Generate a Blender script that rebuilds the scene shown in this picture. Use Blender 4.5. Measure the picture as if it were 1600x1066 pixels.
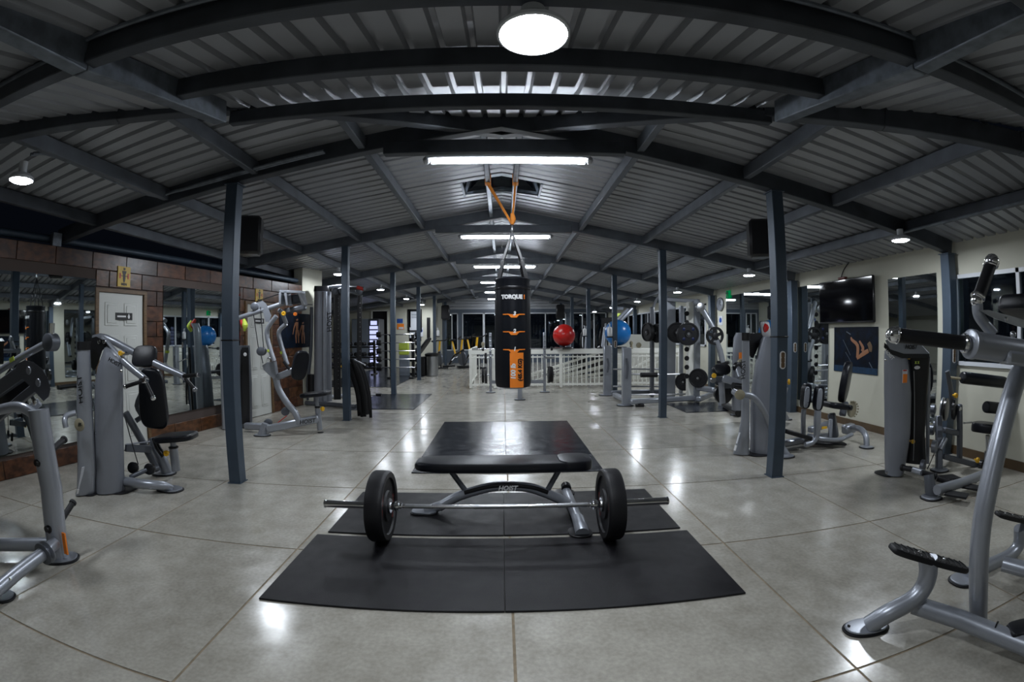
import bpy, math, random
from math import pi, sin, cos, sqrt, atan2, hypot
from mathutils import Vector as V, Matrix
random.seed(7)
S = bpy.context.scene
COL = S.collection
for o in list(bpy.data.objects): bpy.data.objects.remove(o)
# ------------------------------------------------------------ camera: a wide lens with mild barrel curvature, as the photo shows
def rot3(a, i, j):
    M = [[1.0 if r == c else 0.0 for c in range(3)] for r in range(3)]
    M[i][i] = M[j][j] = cos(a); M[i][j] = -sin(a); M[j][i] = sin(a)
    return Matrix(M)
CR = rot3(.006077, 0, 2) @ rot3(.015995, 1, 2) @ rot3(.020963, 0, 1)   # rows: right, forward, up
CO = V((0, 0, 1.4))
KC = (1.41114481e-03, 8.11214055e-10, -5.40481411e-10, 4.09541977e-13)   # angle from the axis for a radius in pixels of a 1600 px wide frame
cam = bpy.data.cameras.new('camera'); co = bpy.data.objects.new('camera', cam); COL.objects.link(co)
cam.type = 'PANO'; cam.panorama_type = 'FISHEYE_LENS_POLYNOMIAL'
cam.sensor_fit = 'HORIZONTAL'; cam.sensor_width = 36.0
cam.fisheye_fov = math.radians(179); cam.fisheye_polynomial_k0 = 0.0
for i, k in enumerate(KC): setattr(cam, 'fisheye_polynomial_k%d' % (i+1), -k*(1600/36.0)**(i+1))
cam.clip_start = .02; cam.clip_end = 400
mw = Matrix.Identity(4)
for r in range(3):
    mw[r][0] = CR[0][r]; mw[r][1] = CR[2][r]; mw[r][2] = -CR[1][r]; mw[r][3] = CO[r]
co.matrix_world = mw
S.camera = co
S.view_settings.view_transform = 'Standard'; S.view_settings.look = 'None'
S.view_settings.exposure = 0.58; S.view_settings.gamma = 1.0; S.view_settings.use_curve_mapping = False
W = bpy.data.worlds.new('night'); S.world = W; W.use_nodes = True
W.node_tree.nodes['Background'].inputs[0].default_value = (.25, .35, .6, 1)
W.node_tree.nodes['Background'].inputs[1].default_value = .004
LAMP = 1.0      # one scale for every lamp
# ------------------------------------------------------------ surveying: a sight line of the photo met with a plane of the room
def ray(px, py):
    u, v = px-800, 533-py; R = hypot(u, v)+1e-9
    t = sum(c*R**(i+1) for i, c in enumerate(KC))
    return CR.transposed() @ V((sin(t)*u/R, cos(t), sin(t)*v/R))
def at(px, py, y): d = ray(px, py); return CO+d*(y/d.y)
def atx(px, py, x): d = ray(px, py); return CO+d*(x/d.x)
def atz(px, py, z): d = ray(px, py); return CO+d*((z-1.4)/d.z)
def fl(px, py): return atz(px, py, 0.0)
# ------------------------------------------------------------ materials
def mat(name, col, rough=.5, metal=0.0, noise=0.0, scale=8.0, bump=0.0, bscale=60.0, emit=0.0, spec=.5, coat=0.0, col2=None, stretch=None, rvar=0.0):
    m = bpy.data.materials.new(name); m.use_nodes = True
    n = m.node_tree.nodes; l = m.node_tree.links; p = n['Principled BSDF']
    c = tuple(col)+(1,)
    p.inputs['Base Color'].default_value = c; p.inputs['Roughness'].default_value = rough
    p.inputs['Metallic'].default_value = metal; p.inputs['Specular IOR Level'].default_value = spec
    p.inputs['Coat Weight'].default_value = coat; p.inputs['Coat Roughness'].default_value = .08
    if emit:
        p.inputs['Emission Color'].default_value = c; p.inputs['Emission Strength'].default_value = emit
    if noise or bump or rvar:
        tc = n.new('ShaderNodeTexCoord'); mp = n.new('ShaderNodeMapping'); l.new(tc.outputs['Object'], mp.inputs[0])
        if stretch: mp.inputs['Scale'].default_value = stretch
        nz = n.new('ShaderNodeTexNoise'); nz.inputs['Scale'].default_value = scale; nz.inputs['Detail'].default_value = 6
        l.new(mp.outputs[0], nz.inputs['Vector'])
        if noise:
            cr = n.new('ShaderNodeValToRGB'); c2 = tuple(col2)+(1,) if col2 else tuple(x*(1-noise) for x in col)+(1,)
            cr.color_ramp.elements[0].color = c2; cr.color_ramp.elements[0].position = .35
            cr.color_ramp.elements[1].color = c; cr.color_ramp.elements[1].position = .65
            l.new(nz.outputs[0], cr.inputs[0]); l.new(cr.outputs[0], p.inputs['Base Color'])
        if rvar:
            mr = n.new('ShaderNodeMapRange'); mr.inputs[3].default_value = rough-rvar; mr.inputs[4].default_value = rough+rvar
            mr.inputs[1].default_value = .3; mr.inputs[2].default_value = .7
            l.new(nz.outputs[0], mr.inputs[0]); l.new(mr.outputs[0], p.inputs['Roughness'])
        if bump:
            nb = n.new('ShaderNodeTexNoise'); nb.inputs['Scale'].default_value = bscale; nb.inputs['Detail'].default_value = 4
            l.new(mp.outputs[0], nb.inputs['Vector'])
            b = n.new('ShaderNodeBump'); b.inputs['Strength'].default_value = bump; b.inputs['Distance'].default_value = .01
            l.new(nb.outputs[0], b.inputs['Height']); l.new(b.outputs[0], p.inputs['Normal'])
    return m
M = dict(
 silver=mat('silver_paint', (.33, .35, .39), .33, .5, noise=.12, scale=3),
 shroud=mat('shroud_grey', (.25, .265, .30), .42, .4, noise=.08, scale=2),
 silverdk=mat('dark_silver', (.12, .13, .15), .4, .5),
 post=mat('slate_blue_steel', (.050, .073, .104), .42, .2, noise=.15, scale=5, bump=.05),
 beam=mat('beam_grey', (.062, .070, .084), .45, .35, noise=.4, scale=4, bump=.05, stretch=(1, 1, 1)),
 beam_lit=mat('lit_beam_grey', (.135, .150, .175), .42, .35, noise=.3, scale=4, bump=.05),  # same steel as beam_grey, paler: light from the tube lamps put into the colour
 galv=mat('galvanised_steel', (.19, .215, .25), .4, .6, noise=.35, scale=14),
 sheet=mat('roof_sheet', (.36, .37, .39), .42, .45, noise=.1, scale=2),
 black=mat('black_plastic', (.006, .006, .0075), .3),
 rubber=mat('black_rubber', (.0075, .0075, .009), .5, bump=.15, bscale=180, spec=.32),
 matr=mat('rubber_mat', (.0085, .008, .010), .42, noise=.5, scale=7, bump=.25, bscale=260, rvar=.08, spec=.3),
 matg=mat('worn_glossy_mat', (.020, .023, .030), .2, noise=.3, scale=9, bump=.12, bscale=35, rvar=.07),
 vinyl=mat('black_vinyl', (.0055, .0065, .010), .33, bump=.08, bscale=300, spec=.34),
 chrome=mat('chrome', (.75, .76, .78), .12, 1.0),
 steel=mat('brushed_steel', (.45, .46, .48), .28, .95, noise=.1, scale=40),
 bar=mat('bar_steel', (.62, .62, .64), .2, 1.0),
 white=mat('white_paint', (.76, .76, .70), .45),
 door=mat('door_white', (.55, .56, .53), .4),
 cream=mat('cream_wall', (.54, .53, .44), .7, noise=.06, scale=1.2, bump=.06, bscale=90),
 yellow=mat('yellow_knob', (.75, .42, .02), .4),
 lime=mat('lime_green', (.55, .68, .08), .5),
 orange=mat('orange', (.85, .22, .015), .5),
 red=mat('red_ball', (.42, .010, .008), .28),
 blue=mat('blue_ball', (.008, .14, .42), .28),
 wood=mat('wood_trim', (.15, .085, .035), .5, noise=.4, scale=10, stretch=(6, .6, 6)),
 brown=mat('dark_brown_base', (.10, .062, .030), .45, noise=.3, scale=5),
 grout=mat('mortar', (.07, .052, .045), .9),
 joint=mat('floor_joint', (.26, .205, .135), .8, noise=.3, scale=20),
 panelblue=mat('slate_panel', (.075, .095, .125), .5),
 frame=mat('window_frame_white', (.55, .57, .60), .4),
 signy=mat('sign_yellow', (.60, .40, .06), .5),
 ink=mat('black_ink', (.008, .008, .008), .5),
 inkwhite=mat('white_ink', (.70, .70, .70), .5),
 paper=mat('paper', (.6, .62, .66), .6),
 bluepr=mat('blue_print', (.02, .08, .35), .5), bluedk=mat('dark_blue_print', (.004, .012, .07), .4), reddk=mat('dark_red_print', (.13, .015, .01), .5),
 redpr=mat('red_print', (.5, .03, .02), .5),
 flesh=mat('poster_skin', (.30, .13, .06), .5),
 posterdk=mat('poster_dark', (.002, .003, .006), .6, noise=.8, scale=9, col2=(.002, .008, .022), spec=.12),
 posterbl=mat('poster_blue', (.003, .035, .09), .4, noise=.5, scale=12),
 tan=mat('tan_cap', (.28, .25, .17), .45),
 bag=mat('bag_vinyl', (.004, .005, .008), .38, bump=.1, bscale=12, spec=.3),
 cloth=mat('black_cloth', (.004, .004, .005), .8, bump=.5, bscale=18),
 strap=mat('orange_strap', (.75, .25, .03), .7),
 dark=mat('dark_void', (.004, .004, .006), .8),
 night=mat('dark_outside', (.006, .007, .010), .9),
 concrete=mat('concrete_dark', (.1, .1, .1), .7),
 fridge=mat('fridge_grey', (.20, .23, .27), .4),
)
def emis(name, col, s):
    m = bpy.data.materials.new(name); m.use_nodes = True; n = m.node_tree.nodes; l = m.node_tree.links
    n.clear(); e = n.new('ShaderNodeEmission'); o = n.new('ShaderNodeOutputMaterial')
    e.inputs[0].default_value = tuple(col)+(1,); e.inputs[1].default_value = s; l.new(e.outputs[0], o.inputs[0]); return m
M['led'] = emis('led_white', (.84, .91, 1.0), 32.0)
M['led_disc'] = emis('led_disc', (.86, .92, 1.0), 30.0)
M['fridgelit'] = emis('fridge_light', (.55, .6, 1.0), .8)
M['exit'] = emis('exit_green', (.0, .7, .2), .16)
def mirror_mat():
    m = mat('mirror_glass', (.62, .66, .66), .015, 1.0); return m
M['mirror'] = mirror_mat()
def glass_mat():
    m = bpy.data.materials.new('window_glass'); m.use_nodes = True; n = m.node_tree.nodes; l = m.node_tree.links; n.clear()
    o = n.new('ShaderNodeOutputMaterial'); mx = n.new('ShaderNodeMixShader'); t = n.new('ShaderNodeBsdfTransparent'); g = n.new('ShaderNodeBsdfGlossy')
    f = n.new('ShaderNodeFresnel'); f.inputs[0].default_value = 1.5
    t.inputs[0].default_value = (.75, .8, .82, 1); g.inputs[0].default_value = (.9, .95, 1, 1); g.inputs['Roughness'].default_value = .02
    l.new(f.outputs[0], mx.inputs[0]); l.new(t.outputs[0], mx.inputs[1]); l.new(g.outputs[0], mx.inputs[2]); l.new(mx.outputs[0], o.inputs[0]); return m
M['glass'] = glass_mat()
M['screen'] = mat('tv_screen', (.002, .002, .003), .05)
def floor_mat():
    m = bpy.data.materials.new('polished_concrete'); m.use_nodes = True; n = m.node_tree.nodes; l = m.node_tree.links; p = n['Principled BSDF']
    g = n.new('ShaderNodeNewGeometry')
    def nz(s, d, st=(1, 1, 1)):
        mp = n.new('ShaderNodeMapping'); mp.inputs['Scale'].default_value = st; l.new(g.outputs['Position'], mp.inputs[0])
        x = n.new('ShaderNodeTexNoise'); x.inputs['Scale'].default_value = s; x.inputs['Detail'].default_value = d; l.new(mp.outputs[0], x.inputs['Vector']); return x
    a = nz(.7, 5); b = nz(6, 8); c = nz(45, 3)
    cr = n.new('ShaderNodeValToRGB'); e = cr.color_ramp.elements
    e[0].position = .32; e[0].color = (.272, .255, .215, 1); e[1].position = .68; e[1].color = (.455, .435, .38, 1)
    mx = n.new('ShaderNodeMix'); mx.data_type = 'FLOAT'; mx.inputs[0].default_value = .45
    l.new(a.outputs[0], mx.inputs[2]); l.new(b.outputs[0], mx.inputs[3]); l.new(mx.outputs[0], cr.inputs[0])
    sp = n.new('ShaderNodeMapRange'); sp.inputs[1].default_value = .3; sp.inputs[2].default_value = .7; sp.inputs[3].default_value = .86; sp.inputs[4].default_value = 1.08
    l.new(c.outputs[0], sp.inputs[0])
    ml = n.new('ShaderNodeMix'); ml.data_type = 'RGBA'; ml.blend_type = 'MULTIPLY'; ml.inputs[0].default_value = 1
    l.new(cr.outputs[0], ml.inputs[6]); l.new(sp.outputs[0], ml.inputs[7]); l.new(ml.outputs[2], p.inputs['Base Color'])
    r = n.new('ShaderNodeMapRange'); r.inputs[1].default_value = .3; r.inputs[2].default_value = .7; r.inputs[3].default_value = .14; r.inputs[4].default_value = .25
    l.new(b.outputs[0], r.inputs[0]); l.new(r.outputs[0], p.inputs['Roughness'])
    wv = nz(3.0, 2); bp = n.new('ShaderNodeBump'); bp.inputs['Strength'].default_value = .10; bp.inputs['Distance'].default_value = .02
    l.new(wv.outputs[0], bp.inputs['Height']); l.new(bp.outputs[0], p.inputs['Normal'])
    p.inputs['Specular IOR Level'].default_value = .6
    return m
M['floor'] = floor_mat()
def brick_mats():
    out = []
    for i, c in enumerate(((.105, .040, .018), (.075, .031, .017), (.128, .053, .021), (.055, .027, .017))):
        out.append(mat('brown_block', c, .36, noise=.6, scale=11, col2=tuple(x*.32 for x in c), stretch=(1, 1, 1.6), bump=.2, bscale=14))
    return out
M['bricks'] = brick_mats()
# ------------------------------------------------------------ mesh building
class B:
    def __init__(s): s.v = []; s.f = []; s.mi = []; s.m = 0
    def add(s, vs, fs):
        k = len(s.v); s.v += [tuple(x) for x in vs]; s.f += [tuple(i+k for i in f) for f in fs]; s.mi += [s.m]*len(fs); return s
    def box(s, c, d, R=None, bev=0.0):
        hx, hy, hz = d[0]/2, d[1]/2, d[2]/2; c = V(c); R = R or Matrix.Identity(3)
        if bev <= 0:
            vs = [c+R@V((x*hx, y*hy, z*hz)) for x in (-1, 1) for y in (-1, 1) for z in (-1, 1)]
            return s.add(vs, [(0, 1, 3, 2), (4, 6, 7, 5), (0, 4, 5, 1), (2, 3, 7, 6), (0, 2, 6, 4), (1, 5, 7, 3)])
        b = min(bev, hx*.9, hy*.9, hz*.9)
        vs = []; idx = {}
        for sx in (-1, 1):
            for sy in (-1, 1):
                for sz in (-1, 1):
                    for a in range(3):
                        p = [sx*(hx-b), sy*(hy-b), sz*(hz-b)]; p[a] += (sx, sy, sz)[a]*b
                        idx[(sx, sy, sz, a)] = len(vs); vs.append(c+R@V(p))
        fs = []
        def q(*k): fs.append(tuple(idx[x] for x in k))
        for t in (-1, 1):
            for order, a in ((((-1, -1), (1, -1), (1, 1), (-1, 1)), 0), (((-1, -1), (1, -1), (1, 1), (-1, 1)), 1), (((-1, -1), (1, -1), (1, 1), (-1, 1)), 2)):
                ks = []
                for (u, w) in (order if t > 0 else order[::-1]):
                    if a == 0: ks.append((t, u, w, 0))
                    elif a == 1: ks.append((w, t, u, 1))
                    else: ks.append((u, w, t, 2))
                q(*ks)
        for u in (-1, 1):
            for w in (-1, 1):
                e = [((u, w, -1, 0), (u, w, 1, 0), (u, w, 1, 1), (u, w, -1, 1)),
                     ((u, -1, w, 0), (u, -1, w, 2), (u, 1, w, 2), (u, 1, w, 0)),
                     ((-1, u, w, 1), (1, u, w, 1), (1, u, w, 2), (-1, u, w, 2))]
                for k in e: q(*(k if u*w < 0 else k[::-1]))
        for sx in (-1, 1):
            for sy in (-1, 1):
                for sz in (-1, 1):
                    k = [(sx, sy, sz, 0), (sx, sy, sz, 1), (sx, sy, sz, 2)]
                    q(*(k if sx*sy*sz > 0 else k[::-1]))
        return s.add(vs, fs)
    def bar(s, p0, p1, w, h, bev=0.0, up=(0, 0, 1)):
        p0, p1 = V(p0), V(p1); d = p1-p0; L = d.length; y = d.normalized(); u = V(up)
        x = y.cross(u)
        if x.length < 1e-4: x = y.cross(V((0, 1, 0)))
        x.normalize(); z = x.cross(y)
        R = Matrix((x, y, z)).transposed()
        return s.box((p0+p1)/2, (w, L, h), R, bev)
    def rings(s, rs, cap=True, close=False):
        n = len(rs[0]); vs = [p for r in rs for p in r]; fs = []
        for i in range(len(rs)-1):
            for j in range(n):
                k = (j+1) % n; fs.append((i*n+j, i*n+k, (i+1)*n+k, (i+1)*n+j))
        if cap: fs.append(tuple(range(n))[::-1]); fs.append(tuple((len(rs)-1)*n+j for j in range(n)))
        return s.add(vs, fs)
    def tube(s, pts, r, n=12, sm=0, flat=1.0, cap=True, up=None):
        pts = [V(p) for p in pts]; rr = list(r) if isinstance(r, (list, tuple)) else [r]*len(pts)
        if sm and len(pts) > 2: pts, rr = smooth(pts, rr, sm)
        T = []
        for i in range(len(pts)):
            a = pts[max(0, i-1)]; b = pts[min(len(pts)-1, i+1)]; T.append((b-a).normalized())
        u = V(up) if up else V((0, 0, 1))
        if abs(T[0].dot(u)) > .95: u = V((0, 1, 0))
        nx = (u-T[0]*u.dot(T[0])).normalized(); rs = []
        for i, p in enumerate(pts):
            nx = (nx-T[i]*nx.dot(T[i])).normalized(); ny = T[i].cross(nx)
            rs.append([p+(nx*cos(2*pi*j/n)+ny*sin(2*pi*j/n)*flat)*rr[i] for j in range(n)])
        return s.rings(rs, cap)
    def cyl(s, p0, p1, r, r2=None, n=16): return s.tube([p0, p1], [r, r if r2 is None else r2], n)
    def lathe(s, prof, o, ax=(0, 0, 1), n=24, cap=True):
        o = V(o); a = V(ax).normalized(); u = a.cross(V((0, 0, 1)))
        if u.length < 1e-3: u = V((1, 0, 0))
        u.normalize(); w = a.cross(u)
        return s.rings([[o+a*h+(u*cos(2*pi*j/n)+w*sin(2*pi*j/n))*max(r, 1e-4) for j in range(n)] for r, h in prof], cap)
    def ball(s, c, r, n=16, sc=(1, 1, 1)):
        c = V(c); m = max(6, n//2)
        return s.rings([[c+V((sin(pi*i/m)*cos(2*pi*j/n)*sc[0], sin(pi*i/m)*sin(2*pi*j/n)*sc[1], -cos(pi*i/m)*sc[2]))*r for j in range(n)] for i in [.02]+list(range(1, m))+[m-.02]])
    def pad(s, c, u, w, th, e=4.0, rnd=.35, n=36, taper=0.0):
        """upholstered pad: superellipse outline in the vectors u, w (half sizes), thickness th, soft edges"""
        c, u, w = V(c), V(u), V(w); nn = u.cross(w).normalized(); rs = []
        for t, k in ((-1, .80), (-.93, .91), (-.7, .975), (-.3, 1), (.3, 1), (.7, .975), (.93, .91), (1, .80)):
            ring = []
            for j in range(n):
                a = 2*pi*j/n; ca, sa = cos(a), sin(a)
                x = math.copysign(abs(ca)**(2/e), ca); y = math.copysign(abs(sa)**(2/e), sa)
                kk = 1-(1-k)*rnd*3
                ring.append(c+u*x*(1-taper*y)*kk+w*y*kk+nn*t*th/2)
            rs.append(ring)
        return s.rings(rs)
    def prism(s, poly, o, u, w, th):
        o, u, w = V(o), V(u), V(w); nn = u.cross(w).normalized()
        a = [o+u*x+w*y-nn*th/2 for x, y in poly]; b = [p+nn*th for p in a]
        return s.rings([a, b])
    def quad(s, a, b, c, d): return s.add([a, b, c, d], [(0, 1, 2, 3)])
def smooth(pts, rr, k):
    """round the corners of a path (Catmull-Rom through the points)"""
    P = [pts[0]*2-pts[1]]+pts+[pts[-1]*2-pts[-2]]; R = [rr[0]]+rr+[rr[-1]]; o, q = [], []
    for i in range(1, len(P)-2):
        for j in range(k):
            t = j/k; a, b, c, d = P[i-1], P[i], P[i+1], P[i+2]
            o.append(.5*((2*b)+(c-a)*t+(2*a-5*b+4*c-d)*t*t+(3*b-a-3*c+d)*t**3)); q.append(R[i]+(R[i+1]-R[i])*t)
    o.append(pts[-1]); q.append(rr[-1]); return o, q
def obj(name, b, m, parent=None, flat=False, bev=0.0):
    me = bpy.data.meshes.new(name); off = V(parent['_o']) if parent is not None and '_o' in parent else V((0, 0, 0))
    if parent is not None and '_o' not in parent: off = V(parent.get('_w', (0, 0, 0)))
    me.from_pydata([tuple(V(p)-off) for p in b.v], [], b.f)
    ms = m if isinstance(m, (list, tuple)) else [m]
    for x in ms: me.materials.append(M[x] if isinstance(x, str) else x)
    if len(ms) > 1: me.polygons.foreach_set('material_index', b.mi)
    import bmesh
    bm = bmesh.new(); bm.from_mesh(me); bmesh.ops.recalc_face_normals(bm, faces=bm.faces); bm.to_mesh(me); bm.free()
    if not flat:
        me.polygons.foreach_set('use_smooth', [True]*len(me.polygons)); me.set_sharp_from_angle(angle=math.radians(38))
    me.update(); o = bpy.data.objects.new(name, me); COL.objects.link(o)
    if parent is not None: o.parent = parent; o['_w'] = tuple(off)
    else: o['_w'] = (0, 0, 0)
    return o
def solo(name, b, m, label, cat, base=None, group=None, flat=False):
    """a thing that is one mesh, its origin at its base"""
    xs = [p[0] for p in b.v]; ys = [p[1] for p in b.v]; zs = [p[2] for p in b.v]
    c = V(base) if base else V(((min(xs)+max(xs))/2, (min(ys)+max(ys))/2, min(zs)))
    b.v = [tuple(V(p)-c) for p in b.v]
    o = obj(name, b, m, None, flat); o.location = c; o['_w'] = tuple(c)
    o['label'] = label; o['category'] = cat
    if group: o['group'] = group
    return o
def thing(name, label, cat, loc=(0, 0, 0), group=None):
    o = bpy.data.objects.new(name, None); COL.objects.link(o); o.location = loc; o.empty_display_size = .1
    o['_o'] = tuple(loc); o['_w'] = tuple(loc)
    if label: o['label'] = label
    if cat: o['category'] = cat
    if group: o['group'] = group
    return o
def struct(o): o['kind'] = 'structure'; return o
def snode(name, loc=(0, 0, 0)): return struct(thing(name, None, None, loc))
def text(s, o, u, w, size, m, parent, name='lettering', shear=0.0, bold=0.0, align='CENTER', th=.0015):
    """lettering: centre point o, reading direction u, up direction w"""
    cu = bpy.data.curves.new('t', 'FONT'); cu.body = s; cu.size = size; cu.shear = shear; cu.offset = bold; cu.extrude = th; cu.resolution_u = 3
    cu.align_x = align; cu.align_y = 'CENTER'
    t = bpy.data.objects.new('t', cu); COL.objects.link(t); bpy.context.view_layer.update()
    me = bpy.data.meshes.new_from_object(t.evaluated_get(bpy.context.evaluated_depsgraph_get()))
    bpy.data.objects.remove(t); u = V(u).normalized(); w = V(w); w = (w-u*w.dot(u)).normalized(); nn = u.cross(w)
    o = V(o); b = B(); b.v = [tuple(o+u*p.co.x+w*p.co.y+nn*p.co.z) for p in me.vertices]; b.f = [tuple(f.vertices) for f in me.polygons]; b.mi = [0]*len(b.f)
    bpy.data.meshes.remove(me); return obj(name, b, m, parent, flat=True)
def back(q, d):
    # push points away along the level sight line, so that depth runs behind the outline
    o = []
    for v in q:
        h = V((v[0], v[1], 0)).normalized(); o.append(V(v)+h*d)
    return o
X3, Y3, Z3 = V((1, 0, 0)), V((0, 1, 0)), V((0, 0, 1))
# ============================================================ FLOOR
NX = [-9.3, -7.98, -6.65, -5.32, -4.0, -2.68, -1.36, .04, 1.46, 2.70, 3.95, 5.3]
NY = [-3.0, -1.3, .02, 1.36, 2.73, 3.99, 5.3, 6.62, 7.94, 9.26, 10.58, 11.9, 13.22, 14.54, 15.86, 17.18, 18.5, 19.82, 22.3]
flo = struct(obj('floor', B().box((-2, 9.65, -.0535), (14.6, 25.3, .1)), 'joint'))
for i in range(len(NX)-1):
    for j in range(len(NY)-1):
        a, b_, c, d = NX[i]+.007, NX[i+1]-.007, NY[j]+.007, NY[j+1]-.007
        obj('floor_slab', B().box(((a+b_)/2, (c+d)/2, -.002), (b_-a, d-c, .004)), 'floor', flo, flat=True)
# ============================================================ ROOF: a gable running away from the camera, hipped towards the camera
def zb(x): return 3.30-.165*-x if x < 0 else 3.30-.19*x          # underside of the purlins of the gable
def fb(y):                                                       # underside of the purlins of the hip
    if y > 2.85: return 2.85+(y-2.85)*.333
    if y > 1.5: return 2.59+(y-1.5)*.193
    return max(2.59-(1.5-y)*.2, 2.29)
zb = lambda x: 3.30-(.165 if x < 0 else .19)*abs(x)
HIP = [(0, 4.2), (1.87, 2.85), (2.6, 2.45), (3.5, 1.92), (5.3, .92), (7.2, -.2)]
def hipx(y):
    for (x0, y0), (x1, y1) in zip(HIP, HIP[1:]):
        if y1 <= y <= y0: return x0+(x1-x0)*(y0-y)/(y0-y1)
    return 0 if y > 4.2 else 7.2
def hipy(x):
    x = abs(x)
    for (x0, y0), (x1, y1) in zip(HIP, HIP[1:]):
        if x0 <= x <= x1: return y0+(y1-y0)*(x-x0)/(x1-x0)
    return -.2
PROF = [(0, 0), (.108, 0), (.120, .036), (.148, .036)]            # one rib of the sheet, pitch 0.16
roof = snode('ceiling', (0, 8, 2.9)); TH = .125
def strip(lines, nm='roof_sheet'):
    b = B(); n = len(lines[0])
    for L in lines: b.v += [tuple(p) for p in L]
    for i in range(len(lines)-1):
        for j in range(n-1): b.f.append((i*n+j, i*n+j+1, (i+1)*n+j+1, (i+1)*n+j))
    b.mi = [0]*len(b.f); o = obj(nm, b, 'sheet', roof); return o
XE = {-1: -4.62, 1: 5.35}
for sd in (-1, 1):
    y = -.16 if sd > 0 else -.16
    k = 0
    while y < 22.2:
        L = []
        for r in range(6):
            for dy, dz in PROF: 
                yy = y+r*.16+dy; x0 = hipx(yy)*sd; x1 = XE[sd]*(1 if yy < 8.85 or sd > 0 else 1.7)
                if abs(x0) > abs(x1): x0 = x1-sd*.01
                L.append((V((x0, yy, zb(x0)+TH+dz)), V(((x0+x1)/2, yy, zb((x0+x1)/2)+TH+dz)), V((x1, yy, zb(x1)+TH+dz))))
        yy = y+.96+.02; x0 = hipx(yy)*sd; x1 = XE[sd]*(1 if yy < 8.85 or sd > 0 else 1.7)
        if abs(x0) > abs(x1): x0 = x1-sd*.01
        L.append((V((x0, yy, zb(x0)+TH-.001)), V(((x0+x1)/2, yy, zb((x0+x1)/2)+TH-.001)), V((x1, yy, zb(x1)+TH-.001))))
        # leave the skylight open either side of the ridge
        if y < 5.8 < y+.96 or y < 6.2 < y+.96:
            L = [[V((.52*sd, p[0].y, zb(.52*sd)+p[0].z-zb(p[0].x)))]+list(p)[1:] if 5.72 < p[0].y < 6.32 else p for p in L]
        strip(L); y += .96
x = -5.4
while x < 5.3:
    L = []
    for r in range(6):
        for dx, dz in PROF+([(.16, 0)] if r == 5 else []):
            xx = x+r*.16+dx; yh = hipy(xx); ys = [yh]+[q for q in (2.85, 1.5, 0, -1.5) if q < yh-.01]+[-3.1]
            while len(ys) < 6: ys.insert(0, yh)
            L.append([V((xx, q, fb(q)+TH+.02+dz)) for q in ys[-6:]])
    strip(L); x += .96
def beam(p0, p1, nm='rafter', w=.10, h=.16, m='beam'):           # p0, p1 on the underside
    p0, p1 = V(p0), V(p1); up = V((0, 0, h/2)); return obj(nm, B().bar(p0+up, p1+up, w, h, .006), m, roof)
ROWS = [4.0+3.27*k for k in range(6)]
for y in ROWS:
    if y < 8.8: beam((-4.95, y, zb(-4.95)-.03), (0, y, zb(0)-.03), m='beam' if y < 5 else 'beam_lit')
    else: beam((-7.4, y, zb(-7.4)-.03), (0, y, zb(0)-.03), m='beam_lit')
    beam((0, y, zb(0)-.03), (5.12, y, zb(5.12)-.03), m='beam' if y < 5 else 'beam_lit')
    obj('ridge_tie', B().box((.03, y-.01, 3.09), (2.2, .09, .12), bev=.006), 'beam' if y < 5 else 'beam_lit', roof)
for x in (1.27, 2.32, 3.33, 4.33):
    for sd in (-1, 1):
        z = zb(x*sd); ys = [hipy(x)]+[r for r in ROWS if r > hipy(x)+.1]+[22.2]
        for a, b_ in zip(ys, ys[1:]): beam((x*sd, a+.03, z), (x*sd, b_-.03, z), 'purlin', .07, .12, 'beam' if a < 2 else 'beam_lit')
for sd in (-1, 1):                                               # the ridge pair
    ys = ROWS+[22.2]
    for a, b_ in zip(ys, ys[1:]): beam((.17*sd, a+.03, 3.27), (.17*sd, b_-.03, 3.27), 'purlin', .06, .11, 'galv')
for sd in (-1, 1):
    for (x0, y0), (x1, y1) in zip(HIP[:5], HIP[1:5]):
        beam((x0*sd, y0, zb(x0*sd)-.02), (x1*sd, y1, zb(x1*sd)-.02), 'hip_rafter', .10, .15)
    beam((1.87*sd, 2.66, 2.81), (1.87*sd, 1.45, 2.57), 'rafter', .10, .15, 'galv'); beam((1.87*sd, 1.45, 2.57), (1.87*sd, -3, 2.24), 'rafter', .10, .15, 'galv')  # brighter galv tone stands in for light on the lit side
beam((-1.9, 2.84, 2.875), (1.9, 2.84, 2.875), 'purlin', .06, .095)
beam((-1.9, 2.16, 2.745), (1.9, 2.16, 2.745), 'purlin', .07, .11)
beam((-4.1, 1.46, 2.60), (4.1, 1.46, 2.60), 'purlin', .08, .13)
beam((-5.2, .62, 2.38), (5.2, .62, 2.38), 'purlin', .11, .15)
beam((-5.2, -1.3, 2.27), (5.2, -1.3, 2.27), 'purlin', .11, .15)
# the black sky seen through the skylight, and its frame
sk = thing('skylight', 'square glazed skylight with metal rim on the ridge above the hanging heavy bag', 'skylight', (.04, 6.02, 3.42))
b = B(); b.bar((-.52, 5.72, 3.36), (-.52, 6.32, 3.36), .03, .05); b.bar((.52, 5.72, 3.34), (.52, 6.32, 3.34), .03, .05)
b.bar((-.52, 5.72, 3.38), (0, 5.72, 3.46), .03, .04); b.bar((.52, 5.72, 3.38), (0, 5.72, 3.46), .03, .04); b.bar((-.52, 6.32, 3.38), (0, 6.32, 3.46), .03, .04); b.bar((.52, 6.32, 3.38), (0, 6.32, 3.46), .03, .04)
obj('rim', b, 'galv', sk)
b = B()
for sx in (-1, 1): b.add([(sx*.52, 5.72, 3.38), (sx*.52, 6.32, 3.38), (sx*.12, 6.2, 3.72), (sx*.12, 5.85, 3.72)], [(0, 1, 2, 3)])
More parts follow.
